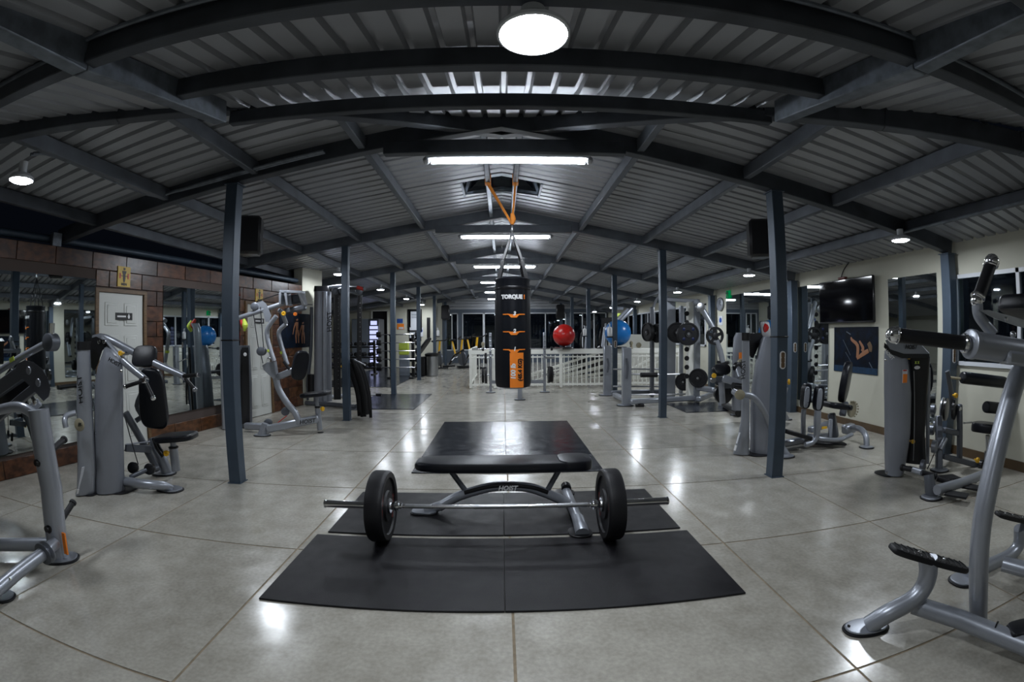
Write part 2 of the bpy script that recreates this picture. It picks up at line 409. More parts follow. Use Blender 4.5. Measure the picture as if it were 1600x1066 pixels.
b.add([(-.52, 6.32, 3.38), (.52, 6.32, 3.38), (.12, 6.2, 3.72), (-.12, 6.2, 3.72)], [(0, 1, 2, 3)]); b.add([(-.52, 5.72, 3.38), (.52, 5.72, 3.38), (.12, 5.85, 3.72), (-.12, 5.85, 3.72)], [(0, 1, 2, 3)])
b.add([(-.12, 5.85, 3.72), (.12, 5.85, 3.72), (.12, 6.2, 3.72), (-.12, 6.2, 3.72)], [(0, 1, 2, 3)])
obj('dome', b, 'glass', sk)
for sx in (-1, 1):
    b = B(); b.bar((sx*.62, 5.6, 3.37), (sx*.62, 6.5, 3.37), .05, .02); obj('edge_strip', b, 'galv', sk)
# ============================================================ LEFT WALL, of brown blocks, a little out of square
LD = V((.1667, 1, 0)).normalized(); LN = V((LD.y, -LD.x, 0)); LO = V((-5.15, 2.0, 0))
def LW(y, z, off=0.0): return LO+LD*((y-2.0)/LD.y)+V((0, 0, z))+LN*off
def lbox(b, y0, y1, z0, z1, o0, o1, bev=0.0):
    p = (LW(y0, z0)+LW(y1, z1))/2+LN*(o0+o1)/2; R = Matrix((LN, LD, Z3)).transposed()
    return b.box(p, (abs(o1-o0), (y1-y0)/LD.y, z1-z0), R, bev)
wl = struct(obj('wall_left', lbox(B(), -3, 8.82, 0, 2.40, -.2, -.012), 'grout'))
HOLES = [(1.2, 4.41, .24, 2.08), (4.40, 5.18, 0, 1.98), (5.46, 7.02, .34, 2.09), (7.14, 7.86, 0, 1.98)]
random.seed(11); ci = 0
for k in range(12):
    z0, z1 = k*.2, k*.2+.2; y = -2.9-(k % 2)*.25
    while y < 8.8:
        y1 = min(y+.5, 8.8); segs = [(y, y1)]
        for a, b_, c, d in HOLES:
            if c < z1-.02 and d > z0+.02:
                ns = []
                for s0, s1 in segs:
                    if s1 <= a or s0 >= b_: ns.append((s0, s1)); continue
                    if s0 < a: ns.append((s0, a))
                    if s1 > b_: ns.append((b_, s1))
                segs = ns
        for s0, s1 in segs:
            if s1-s0 > .04 and s1 > 1.0:
                lo, hi = z0, z1
                o = obj('brick', lbox(B(), s0+.004, s1-.004, lo+.004, hi-.004, -.014, random.uniform(0, .004), .004), M['bricks'][random.choice((0, 0, 1, 2, 2, 3))], wl)
        y = y1
def door(nm, y0, y1, ztop, sign=True):
    d = snode(nm, LW((y0+y1)/2, 0)); b = B()
    lbox(b, y0-.045, y0, 0, ztop+.045, -.05, .02); lbox(b, y1, y1+.045, 0, ztop+.045, -.05, .02); lbox(b, y0, y1, ztop, ztop+.045, -.05, .02)
    obj('door_frame', b, 'wood', d); b = B(); lbox(b, y0+.004, y1-.004, .01, ztop-.004, -.04, -.004)
    w = y1-y0; dd = obj('door_leaf', b, 'door', d)
    for a0, a1 in ((.14, .44), (.56, .86)):
        for z0, z1 in ((.16, .72), (.82, 1.42), (1.54, 1.82)):
            b = B(); lbox(b, y0+w*a0, y0+w*a1, z0, z1, -.014, .004, .005)
            lbox(b, y0+w*a0+.03, y0+w*a1-.03, z0+.03, z1-.03, -.006, .011, .006); obj('door_panel', b, 'door', dd)
    k = B(); k.lathe([(.012, 0), (.012, .03), (.028, .04), (.03, .055), (.02, .07)], LW(y1-.07, 1.0, -.004), LN, 16); obj('door_knob', k, 'steel', dd)
    return d
d1 = door('door_1', 4.45, 5.13, 1.94); d2 = door('door_2', 7.19, 7.81, 1.94)
def lsign(y, z, w, h, word, lab):
    s = thing('wall_sign', lab, 'sign', LW(y, z-h/2, .004)); b = B(); lbox(b, y-w/2, y+w/2, z-h/2, z+h/2, .003, .015); obj('plate', b, 'signy', s)
    b = B(); P = lambda u, v: LW(y, z, .017)+LD*u*w+Z3*v*h
    b.lathe([(.001, 0), (.07*w*1.2, .0005), (.07*w*1.2, .001)], P(0, .38), LN, 12)
    b.prism([(-.17, .28), (.17, .28), (.15, .18), (.09, .10), (.10, -.1), (.05, -.27), (-.05, -.27), (-.10, -.1), (-.09, .10), (-.15, .18)], P(0, 0), LD*w, Z3*h, .001)
    b.prism([(-.32, .045), (.32, .045), (.32, .015), (-.32, .015)], P(0, 0), LD*w, Z3*h, .001); obj('figure', b, 'ink', s)
    for q in (-1, 1): b = B().prism([(q*.33-.05, -.10), (q*.33+.05, -.10), (q*.33+.05, .16), (q*.33-.05, .16)], P(0, 0), LD*w, Z3*h, .0015); obj('weight_print', b, 'redpr', s)
    b = B(); text(word, P(0, -.38), LD, Z3, .22*w, 'ink', s, bold=.002, th=.0006)
lsign(4.81, 2.145, .19, .25, 'MEN', 'yellow sign with a dumbbell-carrying figure above the nearer white door')
lsign(7.5, 2.10, .19, .22, 'MEN', 'yellow sign with a dumbbell-carrying figure above the farther white door')
def plaque(y, lab):
    s = thing('door_plaque', lab, 'sign', LW(y, 1.58, -.002)); b = B(); lbox(b, y-.13, y+.13, 1.61, 1.70, -.004, .012); obj('plate', b, 'ink', s)
    b = B(); lbox(b, y-.10, y+.03, 1.645, 1.665, .012, .0135); b.prism([(-.02, -.02), (.02, -.02), (0, .022)], LW(y+.075, 1.67, .013), LD, Z3, .001); b.prism([(-.01, -.03), (.01, -.03), (.016, .0), (-.016, 0)], LW(y+.075, 1.66, .013), LD, Z3, .001); obj('symbol', b, 'inkwhite', s)
plaque(4.82, 'small black sign with white pictogram on the nearer white door'); plaque(7.5, 'small black sign with white pictogram on the farther white door')
def lmirror(y0, y1, z0, z1, lab):
    b = B(); b.m = 0; lbox(b, y0, y1, z0, z1, -.008, .006); return solo('wall_mirror', b, 'mirror', lab, 'mirror', LW((y0+y1)/2, z0), flat=True)
lmirror(1.2, 4.41, .24, 2.08, 'large frameless mirror on the brown block wall left of the nearer door')
lmirror(5.46, 7.02, .34, 2.09, 'large frameless mirror on the brown block wall between the two white doors')
# white wall going on from the blocks, above them too beyond the open gap
b = B(); lbox(b, 8.82, 9.55, 0, 3.2, -.2, 0); wl2 = struct(obj('wall_left_far', b, 'cream'))
po = thing('wall_poster', 'large dark poster of people training, across block wall and white wall', 'poster', LW(8.6, 1.15, .01))
b = B(); lbox(b, 8.08, 9.12, 1.16, 1.83, .004, .012); obj('sheet', b, 'posterdk', po)
for k, (yy, zz, s_) in enumerate(((8.62, 1.52, 1), (8.82, 1.48, .9))):
    b = B(); b.m = 0
    P = lambda u, v: LW(yy, zz, .014)+LD*u*s_+Z3*v*s_
    b.tube([P(0, .20), P(.01, .17)], .03, 8); b.tube([P(0, .14), P(0, -.02)], [.05, .035], 8, flat=1); b.tube([P(-.02, -.02), P(-.04, -.15), P(-.03, -.27)], [.028, .022, .014], 8); b.tube([P(.03, -.02), P(.05, -.15), P(.05, -.27)], [.028, .022, .014], 8)
    b.tube([P(-.05, .12), P(-.10, .02), P(-.14, -.1)], [.018, .014, .01], 8)
    b.v = [tuple(V(v)-LN*((V(v)-LW(yy, zz, .014)).dot(LN))*.93) for v in b.v]; obj('figure', b, 'flesh', po)
# dark eave behind the top of the block wall: pipe and junction box
b = B(); b.tube([LW(1, 2.47, -.12), LW(4.2, 2.49, -.12), LW(8.8, 2.5, -.12)], .045, 10); pp = solo('eave_pipe', b, 'post', 'grey pipe running along the top of the brown block wall', 'pipe')
b = B(); b.box(LW(3.85, 2.47, -.02), (.06, .12, .15), Matrix((LN, LD, Z3)).transposed(), .005); solo('junction_box', b, 'galv', 'small galvanised junction box on top of the brown block wall', 'electrical box')
# ============================================================ RIGHT WALL
RX = 5.2
wr = snode('wall_right', (RX, 9, 0))
def rw(y0, y1, z0, z1, nm='wall_section'): return obj(nm, B().box((RX+.08, (y0+y1)/2, (z0+z1)/2), (.16, y1-y0, z1-z0)), 'cream', wr, flat=True)
rw(-3, 4.0, 0, 1.03); rw(-3, 1.0, 1.03, 2.5); rw(1.0, 4.0, 2.06, 2.5); rw(4.0, 10.95, 0, 2.5)
for k in range(3):
    y0 = 10.95+k*3.27; rw(y0, y0+3.27, 0, 1.05); rw(y0, y0+3.27, 2.15, 2.5); rw(y0-.15, y0+.15, 1.05, 2.15)
rw(20.75, 22.2, 0, 2.5)
def frame_window(nm, p0, u, w, h, mull, ft=.045, glass=True):
    """window in the plane (u, z): lower corner p0, width w, height h, mullions at fractions"""
    p0, u = V(p0), V(u); s = snode(nm, p0+u*w/2); nn = u.cross(Z3)
    b = B()
    b.bar(p0+Z3*ft/2, p0+u*w+Z3*ft/2, .06, ft); b.bar(p0+Z3*(h-ft/2), p0+u*w+Z3*(h-ft/2), .06, ft)
    R = Matrix((u, nn, Z3)).transposed()
    for q in [0]+list(mull)+[1]: b.box(p0+u*(ft/2+(w-ft)*q)+Z3*h/2, (ft, .06, h), R)
    obj('window_frame', b, 'frame', s); qs = [0]+list(mull)+[1]
    for a, c in zip(qs, qs[1:]): obj('pane', B().box(p0+u*(ft/2+(w-ft)*(a+c)/2)+Z3*h/2, ((w-ft)*(c-a), .006, h-ft), R), 'glass', s, flat=True)
    return s
frame_window('window_1', (RX, 1.0, 1.03), (0, 1, 0), 3.0, 1.03, (.33, .70))
for k in range(3): frame_window('window_%d' % (k+2), (RX, 11.1+k*3.27, 1.05), (0, 1, 0), 2.97, 1.1, (.25, .5, .75))
struct(obj('baseboard_right', B().box((RX-.01, 9.6, .05), (.02, 25.2, .10)), 'brown'))
def rmirror(y0, y1, z0, z1, lab): return solo('wall_mirror', B().box((RX-.006, (y0+y1)/2, (z0+z1)/2), (.012, y1-y0, z1-z0)), 'mirror', lab, 'mirror', (RX-.006, (y0+y1)/2, z0), flat=True)
rmirror(4.28, 5.13, .30, 2.12, 'narrow tall wall mirror right of the television, beside the column')
rmirror(6.44, 7.26, .22, 2.20, 'tall wall mirror partly hidden by the television screen')
rmirror(7.75, 10.0, .22, 2.25, 'wide wall mirror beyond the second column, with a green sign at its corner')
# ============================================================ FAR END
wb = snode('wall_back', (-.5, 22, 0)); YB = 22.0
def bw(x0, x1, z0, z1, m='panelblue', nm='wall_section'): return obj(nm, B().box(((x0+x1)/2, YB+.08, (z0+z1)/2), (x1-x0, .16, z1-z0)), m, wb, flat=True)
bw(-2.95, 5.2, 0, .60); bw(-2.95, 5.2, 2.42, 2.60); bw(3.1, 3.3, .6, 2.42); bw(-2.95, -2.80, .6, 2.42)
def hz(x): return .5
b = B(); 
for r in range(10):                                              # sheet closing the gable, its ribs lying level
    for dz, dy in ((0, 0), (.09, 0), (.10, .035), (.13, .035)):
        z = 2.6+r*.14+dz*.9; b.v += [(-8, YB-dy, z), (5.4, YB-dy, z)]
b.f = [(2*i, 2*i+1, 2*i+3, 2*i+2) for i in range(39)]; b.mi = [0]*39; obj('gable_sheet', b, 'sheet', wb)
n = 5
for i, (x0, x1, ml, z0) in enumerate(((-2.80, -2.15, (.55,), .60), (-1.95, -.9, (), .60), (-.9, 3.1, (.25, .5, .75), .60), (3.3, 5.1, (.33, .66), .60))):
    frame_window('window_%d' % n, (x0, YB, z0), (1, 0, 0), x1-x0, 2.42-z0, ml, .05); n += 1
bw(-2.15, -1.95, .6, 2.42)
# office room at the far left
wo = snode('wall_office', (-5, 19.5, 0)); OY = 19.5
def ow(x0, x1, z0, z1): return obj('wall_section', B().box(((x0+x1)/2, OY+.06, (z0+z1)/2), (x1-x0, .12, z1-z0)), 'cream', wo, flat=True)
ow(-9.2, -5.66, 0, 2.95); ow(-4.98, -4.05, 0, 2.95); ow(-5.66, -4.98, 2.42, 2.95); ow(-4.05, -3.5, 0, 1.1); ow(-4.05, -3.5, 2.45, 2.95); ow(-3.5, -2.92, 0, 2.95)
obj('wall_section', B().box((-2.98, 20.8, 1.47), (.12, 2.5, 2.95)), 'cream', wo, flat=True)
obj('doorway_back', B().box((-6.1, 21.2, 1.3), (6.1, .1, 2.6)), 'dark', wo, flat=True)  # void-black sheet stands in for the darkness behind the doorway
b = B()
for x in (-5.68, -4.96): b.box((x, OY-.01, 1.22), (.05, .05, 2.44))
b.box((-5.32, OY-.01, 2.44), (.77, .05, .05)); d3 = snode('door_3', (-5.3, OY, 0)); obj('door_frame', b, 'white', d3)
obj('door_leaf', B().box((-5.32, OY+.1, 1.2), (.66, .04, 2.4)), 'dark', d3)  # no real leaf: black sheet painted in for the dark of the door opening
wf = struct(obj('wall_far_left', B().box((-9.25, 9.5, 1.4), (.12, 25, 2.8)), 'cream'))
w2 = struct(obj('wall_side_room', B().box((-6.65, 9.6, 1.4), (5.2, .12, 2.8)), 'cream'))
wfr = struct(obj('wall_front', B().box((-2, -3.05, 1.25), (14.6, .1, 2.5)), 'cream'))
# ============================================================ STEEL POSTS
def post(x, y, w=.10, lab='', zt=None, m='post'):
    t = thing('steel_post', lab, 'post', (x, y, 0)); zt = zt or (zb(x)-.03)
    b = B(); b.box((x, y, zt/2), (w, w, zt), bev=.006); obj('shaft', b, m, t)
    obj('base_plate', B().box((x, y, .004), (w+.02, w+.02, .008)), m, t); obj('top_plate', B().box((x, y, zt-.005), (w+.03, w+.03, .01)), m, t); return t
nth = ('nearest', 'second', 'third', 'fourth', 'fifth', 'farthest')
for k, y in enumerate(ROWS):
    pl_ = post(-2.56, y, .12 if k == 0 else .11, 'slate blue square steel post, %s in the left row' % nth[k])
    pr_ = post(2.64, y, .12 if k == 0 else .11, 'slate blue square steel post, %s in the right row' % nth[k])
    pc_ = post(5.08, y, .13, 'slate blue steel column against the right wall, %s of them' % nth[k])
    if k == 0: PL0, PR0, PC0 = pl_, pr_, pc_
    if k == 1: PC1 = pc_
    if k == 2: PR2 = pr_
for x, t in ((-2.56, PL0), (2.64, PR0)):                          # cable tie round the two nearest posts
    b = B(); b.box((x, 4.0, 1.36), (.128, .128, .014), bev=.003); obj('cable_tie', b, 'black', t)
def oval(t, o, u, h=.17, w=.062):
    b = B(); nn = V(u).cross(Z3); P = []
    for j in range(24):
        a = 2*pi*j/24; P.append((cos(a)*w/2*1.0, (sin(a)*w/2 + (h/2-w/2)*(1 if sin(a) >= 0 else -1))))
    b.prism(P, V(o), u, Z3, .006); s = obj('badge', b, 'inkwhite', t)
    b = B()
    for q in (-1, 0, 1): b.prism([(x*.62, y*.30+q*h*.28) for x, y in P], V(o)+nn*.004, u, Z3, .004)
    obj('badge_print', b, 'wood', s)
oval(PR0, (2.64, 3.937, 1.14), X3); oval(PC0, (5.08, 3.93, 1.14), X3); oval(PC1, (5.08, 7.2, 1.14), X3); oval(PR2, (2.64, 10.48, 1.14), X3)
# ============================================================ LAMPS
def area(parent, loc, sx, sy, power, shape='RECTANGLE', col=(.86, .92, 1.0)):
    l = bpy.data.lights.new('lamp_light', 'AREA'); l.shape = shape; l.size = sx; l.size_y = sy; l.energy = power*LAMP; l.color = col
    o = bpy.data.objects.new('lamp_light', l); COL.objects.link(o); o.location = V(loc)-V(parent['_o']); o.parent = parent; return o
def disc(x, y, z, r, power, lab, hang=.1):
    t = thing('ceiling_lamp', lab, 'lamp', (x, y, z)); b = B()
    b.lathe([(r*.98, .002), (r*1.02, .006), (r*1.02, .02), (r*.8, .045), (r*.5, .055), (r*.35, .06), (r*.35, hang)], (x, y, z), Z3, 28); obj('housing', b, 'frame', t)
    b = B(); b.lathe([(r*.2, -.012), (r*.7, -.010), (r*.97, .003), (r*.97, .008)], (x, y, z), Z3, 28); obj('diffuser', b, 'led_disc', t)
    area(t, (x, y, z-.02), r*1.9, r*1.9, power, 'DISK')
disc(.115, 1.50, 2.47, .130, 15, 'large round white ceiling lamp overhead, the nearest one', .12)
disc(4.2, .62, 2.22, .10, 6, 'unseen round lamp added near the right wall, beyond the frame edge', .14); disc(-.6, -1.3, 2.14, .10, 6, 'unseen round lamp added behind the camera', .12)  # two lamps out of view, added to brighten the machine at the right edge
for i, (x, y) in enumerate(((-3.36, 2.25), (-3.3, 5.62), (-3.3, 8.95), (-3.3, 12.2), (-3.3, 15.5), (-3.3, 18.6))):
    disc(x, y, zb(x)-.14 if i else 2.5, .10, 16 if i else 11, 'round ceiling lamp over the left side, %s from the camera' % ('first', 'second', 'third', 'fourth', 'fifth', 'sixth')[i], .14)
for i, y in enumerate(ROWS):
    disc(4.15, y-.12, zb(4.15)-.15, .10, 16, 'round ceiling lamp near the right wall, %s from the camera' % ('first', 'second', 'third', 'fourth', 'fifth', 'sixth')[i], .12)
for i, y in enumerate(ROWS):
    x, z, L = .06, 2.955, 1.5
    t = thing('tube_lamp', 'long white tube lamp across the roof ridge, %s from the camera' % nth[i].replace('nearest', 'first').replace('farthest', 'last'), 'lamp', (x, y, z))
    b = B(); b.box((x, y-.02, z+.035), (L*.98, .09, .03), bev=.008); obj('housing', b, 'frame', t)
    for s_ in (-1, 1): b = B(); b.box((x+s_*L*.49, y-.02, z+.01), (.06, .09, .06), bev=.02); obj('end_cap', b, 'steel', t)
    b = B(); b.tube([(x-L*.46, y-.02, z), (x+L*.46, y-.02, z)], .024, 12); obj('diffuser', b, 'led', t)
    area(t, (x, y-.02, z-.04), L*.9, .08, 22)
# ============================================================ MATS
def rmat(x0, x1, y0, y1, m, lab, grp=None, z=.012):
    b = B().box(((x0+x1)/2, (y0+y1)/2, z/2), (x1-x0-.0008, y1-y0-.0008, z), bev=.003)
    return solo('rubber_mat', b, m, lab, 'mat', group=grp)
rmat(-1.31, .0, 2.10, 2.96, 'matr', 'black rubber mat nearest the camera, left of the centre seam')
rmat(.0, 1.29, 2.10, 2.96, 'matr', 'black rubber mat nearest the camera, right of the centre seam')
rmat(-1.25, .0, 3.01, 3.87, 'matr', 'black rubber mat under the left half of the bench')
rmat(.0, 1.26, 3.01, 3.87, 'matr', 'black rubber mat under the right half of the bench')
rmat(-.93, .03, 4.46, 5.25, 'matg', 'shiny black mat behind the bench, near left tile of four')
rmat(.03, 1.02, 4.46, 5.25, 'matg', 'shiny black mat behind the bench, near right tile of four')
rmat(-.93, .03, 5.25, 7.13, 'matg', 'shiny black mat behind the bench, far left tile of four')
rmat(.03, 1.02, 5.25, 7.13, 'matg', 'shiny black mat behind the bench, far right tile of four')
rmat(-2.95, -1.65, 8.35, 10.5, 'matg', 'shiny black mat in front of the cable tower, beyond the second left post')
rmat(-5.2, -2.9, 11.9, 14.7, 'matg', 'large black mat before the dumbbell rack')
rmat(-5.2, -2.6, 14.75, 19.0, 'matg', 'large black mat reaching the office wall')
rmat(3.2, 4.3, 7.6, 8.66, 'matg', 'black mat in front of the rack by the right wall')
# ============================================================ BARBELL with two plates
t = thing('barbell', 'steel barbell with one black bumper plate each side, lying on the mat', 'barbell', (-.04, 2.93, .012)); by, bz = 2.93, .252
b = B(); b.cyl((-.70, by, bz), (.62, by, bz), .0145, n=14); obj('shaft', b, 'bar', t)
for x0, x1 in ((-.66, -.48), (-.20, .16), (.36, .56)): b = B(); b.cyl((x0, by, bz), (x1, by, bz), .0152, n=14); obj('knurling', b, 'steel', t)
for s_, x in ((-1, -.74), (1, .64)):
    b = B(); b.lathe([(.022, 0), (.022, .5*0+.02), (.035, .02), (.035, .045), (.027, .05), (.027, .07)], (x-s_*-.0-s_*.06, by, bz), (s_, 0, 0), 20)
    b.cyl((x, by, bz), (x+s_*.47, by, bz), .0255, n=20); b.lathe([(.0255, 0), (.028, .003), (.028, .012), (.02, .016)], (x+s_*.47, by, bz), (s_, 0, 0), 20); obj('sleeve', b, 'chrome', t)
for s_, x, side in ((-1, -.76, 'left'), (1, .655, 'right')):
    q = thing('weight_plate', 'thick black bumper plate on the %s end of the barbell lying on the mat' % side, 'weight plate', (x+s_*.06, by, .012))
    b = B(); ax = (s_, 0, 0)
    b.lathe([(.03, .0), (.05, .0), (.052, .006), (.10, .008), (.105, .022), (.185, .022), (.19, .008), (.225, .004), (.235, .014), (.238, .03), (.238, .105), (.23, .118), (.19, .12), (.185, .105), (.10, .105), (.07, .118), (.03, .118)], (x, by, bz), ax, 56); obj('disc', b, 'rubber', q)
    b = B(); b.lathe([(.028, -.004), (.048, -.004), (.048, .003), (.028, .003)], (x, by, bz), ax, 28); obj('hub_ring', b, 'chrome', q)
    u = V((0, s_, 0)); 
    for a in (0, 180):
        R = Matrix.Rotation(math.radians(a+70), 3, 'X'); text('20 KG', V((x-s_*(-.021)*1, by, bz))+R@V((0, 0, .146)), R@V((0, -s_, 0)), R@Z3, .062, 'reddk', q, bold=.002, th=.001)
# ============================================================ BENCH
t = thing('flat_bench', 'flat black padded bench on an arched silver frame, in the middle of the mats', 'bench', (0, 3.42, .012)); yb = 3.42
b = B(); b.pad((-.02, yb, .405), (.655, 0, 0), (0, .135, 0), .07, 5, .16, 48); obj('seat', b, 'vinyl', t)
b = B(); b.pad((.545, yb, .411), (.13, 0, 0), (0, .136, 0), .077, 3.4, .2, 36); obj('head_pad', b, 'vinyl', t)
b = B(); b.tube([(-.50, yb, .06), (-.34, yb, .15), (-.12, yb, .215), (.04, yb, .225), (.22, yb, .205), (.42, yb, .12), (.54, yb, .055)], .038, 14, 5, up=(0, 1, 0)); fr = obj('arched_frame', b, 'silver', t)
b = B(); b.tube([(-.30, yb-.034, .185), (-.12, yb-.034, .232), (.04, yb-.034, .242), (.22, yb-.034, .222), (.34, yb-.034, .18)], .017, 8, 4, flat=.6); obj('dark_cover', b, 'black', fr)
text('HOIST', (.03, yb-.052, .225), X3, Z3, .05, 'inkwhite', fr, shear=.25, bold=.0015)
for x0, x1 in ((-.28, -.42), (.33, .44)):
    b = B(); b.tube([(x0, yb, .17), (x1, yb, .37)], .022, 12, flat=.8); obj('seat_strut', b, 'silverdk', t)
b = B(); b.tube([(-.46, yb, .08), (-.56, yb, .045), (-.62, yb-.01, .032)], [.038, .036, .03], 14, 3); obj('foot', b, 'silver', t)
b = B(); b.pad((-.62, yb, .017), (.11, 0, 0), (0, .075, 0), .010, 2.6, .1, 28); obj('foot_pad', b, 'black', t); b = B(); b.pad((-.62, yb, .026), (.10, 0, 0), (0, .066, 0), .010, 2.6, .1, 28); obj('base_plate', b, 'silver', t)
b = B(); b.tube([(.53, yb-.34, .065), (.53, yb+.34, .065)], .036, 14, flat=1.1); b.tube([(.53, yb-.30, .075), (.535, yb-.42, .045), (.535, yb-.46, .03)], [.045, .05, .05], 12); obj('cross_foot', b, 'silver', t)
for s_ in (-1, 1):
    b = B(); b.pad((.53, yb+s_*.41, .018), (.085, 0, 0), (0, .085, 0), .012, 2.6, .1, 28); obj('foot_pad', b, 'black', t)
b = B(); b.cyl((.53, yb+.30, .09), (.53, yb+.345, .10), .042, .042, 14); obj('end_cap', b, 'black', t)
# ============================================================ HEAVY BAG
bx, byy = .105, 4.6
t = thing('heavy_bag', 'black heavy punching bag with orange print hanging on straps from the roof', 'punching bag', (bx, byy, .85))
b = B(); b.lathe([(.02, .0), (.12, .003), (.172, .02), (.182, .06), (.184, .3), (.180, .8), (.181, 1.0), (.176, 1.075), (.181, 1.085), (.180, 1.10), (.165, 1.108), (.16, 1.09), (.02, 1.075)], (bx, byy, .85), Z3, 48); obj('body', b, 'bag', t)
b = B(); b.lathe([(.1835, 0), (.1865, .004), (.1865, .032), (.1835, .036)], (bx, byy, 1.835), Z3, 48, False); obj('seam_band', b, 'black', t)
RB = .186
def onbag(b_, cx, cz, tx=None, r=RB):                             # wrap a flat print round the bag
    out = []
    for p in b_.v:
        a = (p[0]-bx)/r; q = r+(byy-p[1]); out.append((bx+sin(a)*q, byy-cos(a)*q, p[2]))
    b_.v = out; return b_
def bprint(polys, m, nm, lift=0.0):
    b_ = B()
    for P in polys:
        Q = []
        for i in range(len(P)):
            a, c = P[i], P[(i+1) % len(P)]; k = max(1, int(hypot(a[0]-c[0], a[1]-c[1])/.02))
            for j in range(k): Q.append((a[0]+(c[0]-a[0])*j/k, a[1]+(c[1]-a[1])*j/k))
        b_.prism(Q, (bx, byy-.0005-lift, 0), X3, Z3, .002)
    import bmesh
    onbag(b_, 0, 0); return obj(nm, b_, m, t)
def btext(s, x, z, size, m, ang=0, shear=.0, bold=.003, lift=.002):
    c, s_ = cos(ang), sin(ang); o = text(s, (0, 0, 0), X3, Z3, size, m, None, shear=shear, bold=bold, th=.001); me = o.data; o.data = me
    for v in me.vertices:
        p = v.co.copy(); X = x+p.x*c-p.z*s_; Zc = z+p.x*s_+p.z*c; a = X/RB; q = RB+lift-p.y*.5
        v.co = V((sin(a)*q, -cos(a)*q, Zc-.85))
    o.parent = t; o['_w'] = t['_o']; return o
def strip_bag(x0, x1, z0, z1, m, nm, n=8, lift=0.0, arr=None):
    b_ = B(); r = RB+lift
    for i in range(n):
        a0 = (x0+(x1-x0)*i/n)/RB; a1 = (x0+(x1-x0)*(i+1)/n)/RB
        b_.quad((bx+sin(a0)*r, byy-cos(a0)*r, z0), (bx+sin(a1)*r, byy-cos(a1)*r, z0), (bx+sin(a1)*r, byy-cos(a1)*r, z1), (bx+sin(a0)*r, byy-cos(a0)*r, z1))
    return obj(nm, b_, m, t)
strip_bag(-.035, .105, .872, 1.215, 'orange', 'orange_panel')
for z, n_ in ((1.59, '3'), (1.42, '2'), (1.245, '1')):
    b_ = B(); r = RB+.001
    pts = [(-.105, .005, .0), (-.045, .005, -.002), (-.02, .0, -.028), (.035, .0, -.028), (.06, .005, -.002), (.125, .005, 0)]
    for (x0, a0, c0), (x1, a1, c1) in zip(pts, pts[1:]):
        for j in range(3):
            f0, f1 = j/3, (j+1)/3; xa, xb = x0+(x1-x0)*f0, x0+(x1-x0)*f1; ta, tb = a0+(a1-a0)*f0, a0+(a1-a0)*f1; ca, cb = c0+(c1-c0)*f0-.004, c0+(c1-c0)*f1-.004
            b_.quad(*[(bx+sin(X/RB)*r, byy-cos(X/RB)*r, z+Zc) for X, Zc in ((xa, ca), (xb, cb), (xb, tb), (xa, ta))])
    obj('orange_line', b_, 'orange', t); btext(n_, .012, z+.006, .05, 'inkwhite', shear=.2)
btext('TORQUE', -.012, 1.76, .052, 'inkwhite', bold=.004); btext('!', .118, 1.76, .052, 'orange', bold=.004)
btext('100 lb', .0, 1.03, .062, 'inkwhite', pi/2, .1); btext('(45.4 KG)', .068, 1.045, .055, 'ink', pi/2, .1)
hk = V((bx, byy, 2.44))
for dx, dy in ((-.14, -.06), (.14, -.06), (-.13, .1), (.12, .1)):
    p = V((bx+dx, byy+dy, 1.95)); q = V((bx+dx*.72, byy+dy*.7, 2.13))
    b = B(); b.bar(p, q, .035, .008, up=(0, 1, 0)); obj('strap_loop', b, 'black', t)
    b = B(); b.bar(q, hk, .022, .008, up=(0, 1, 0)); obj('strap', b, 'black', t)
    b = B(); b.tube([q+V((-.02, 0, -.02)), q+V((-.02, 0, .02)), q+V((.02, 0, .02)), q+V((.02, 0, -.02)), q+V((-.02, 0, -.02))], .004, 6); obj('buckle', b, 'steel', t)
b = B(); b.lathe([(.012, 0), (.02, .02), (.012, .05), (.006, .07)], hk, Z3, 10); obj('hook', b, 'steel', t)
bs = 5.2/4.6; t.location = (bx*bs, 5.2, 1.4-(1.4-.85)*bs); t.scale = (bs, bs, bs)
hk = V((bx*bs, 5.2, 1.4+(2.44-1.4)*bs))
o_ = thing('ratchet_strap', 'orange lashing strap slung from the ridge purlins above the punching bag', 'strap', tuple(hk+V((0, 0, .09))))
hz_ = hk+V((0, 0, .09))
for e in ((-.17, 5.62, 3.27), (.17, 5.62, 3.27), (-.17, 5.5, 3.27), (.17, 5.5, 3.27)):
    b = B(); b.bar(hz_, e, .024, .004, up=(0, 1, 0)); obj('webbing', b, 'strap', o_)
b = B(); b.tube([hz_, hz_+V((.01, 0, .06)), hz_+V((0, 0, .13))], [.02, .035, .02], 10, 3); obj('knot', b, 'strap', o_)
for x in (-.17, .17): b = B(); b.box((x, 5.56, 3.27+.055), (.075, .10, .125)); obj('loop', b, 'strap', o_)
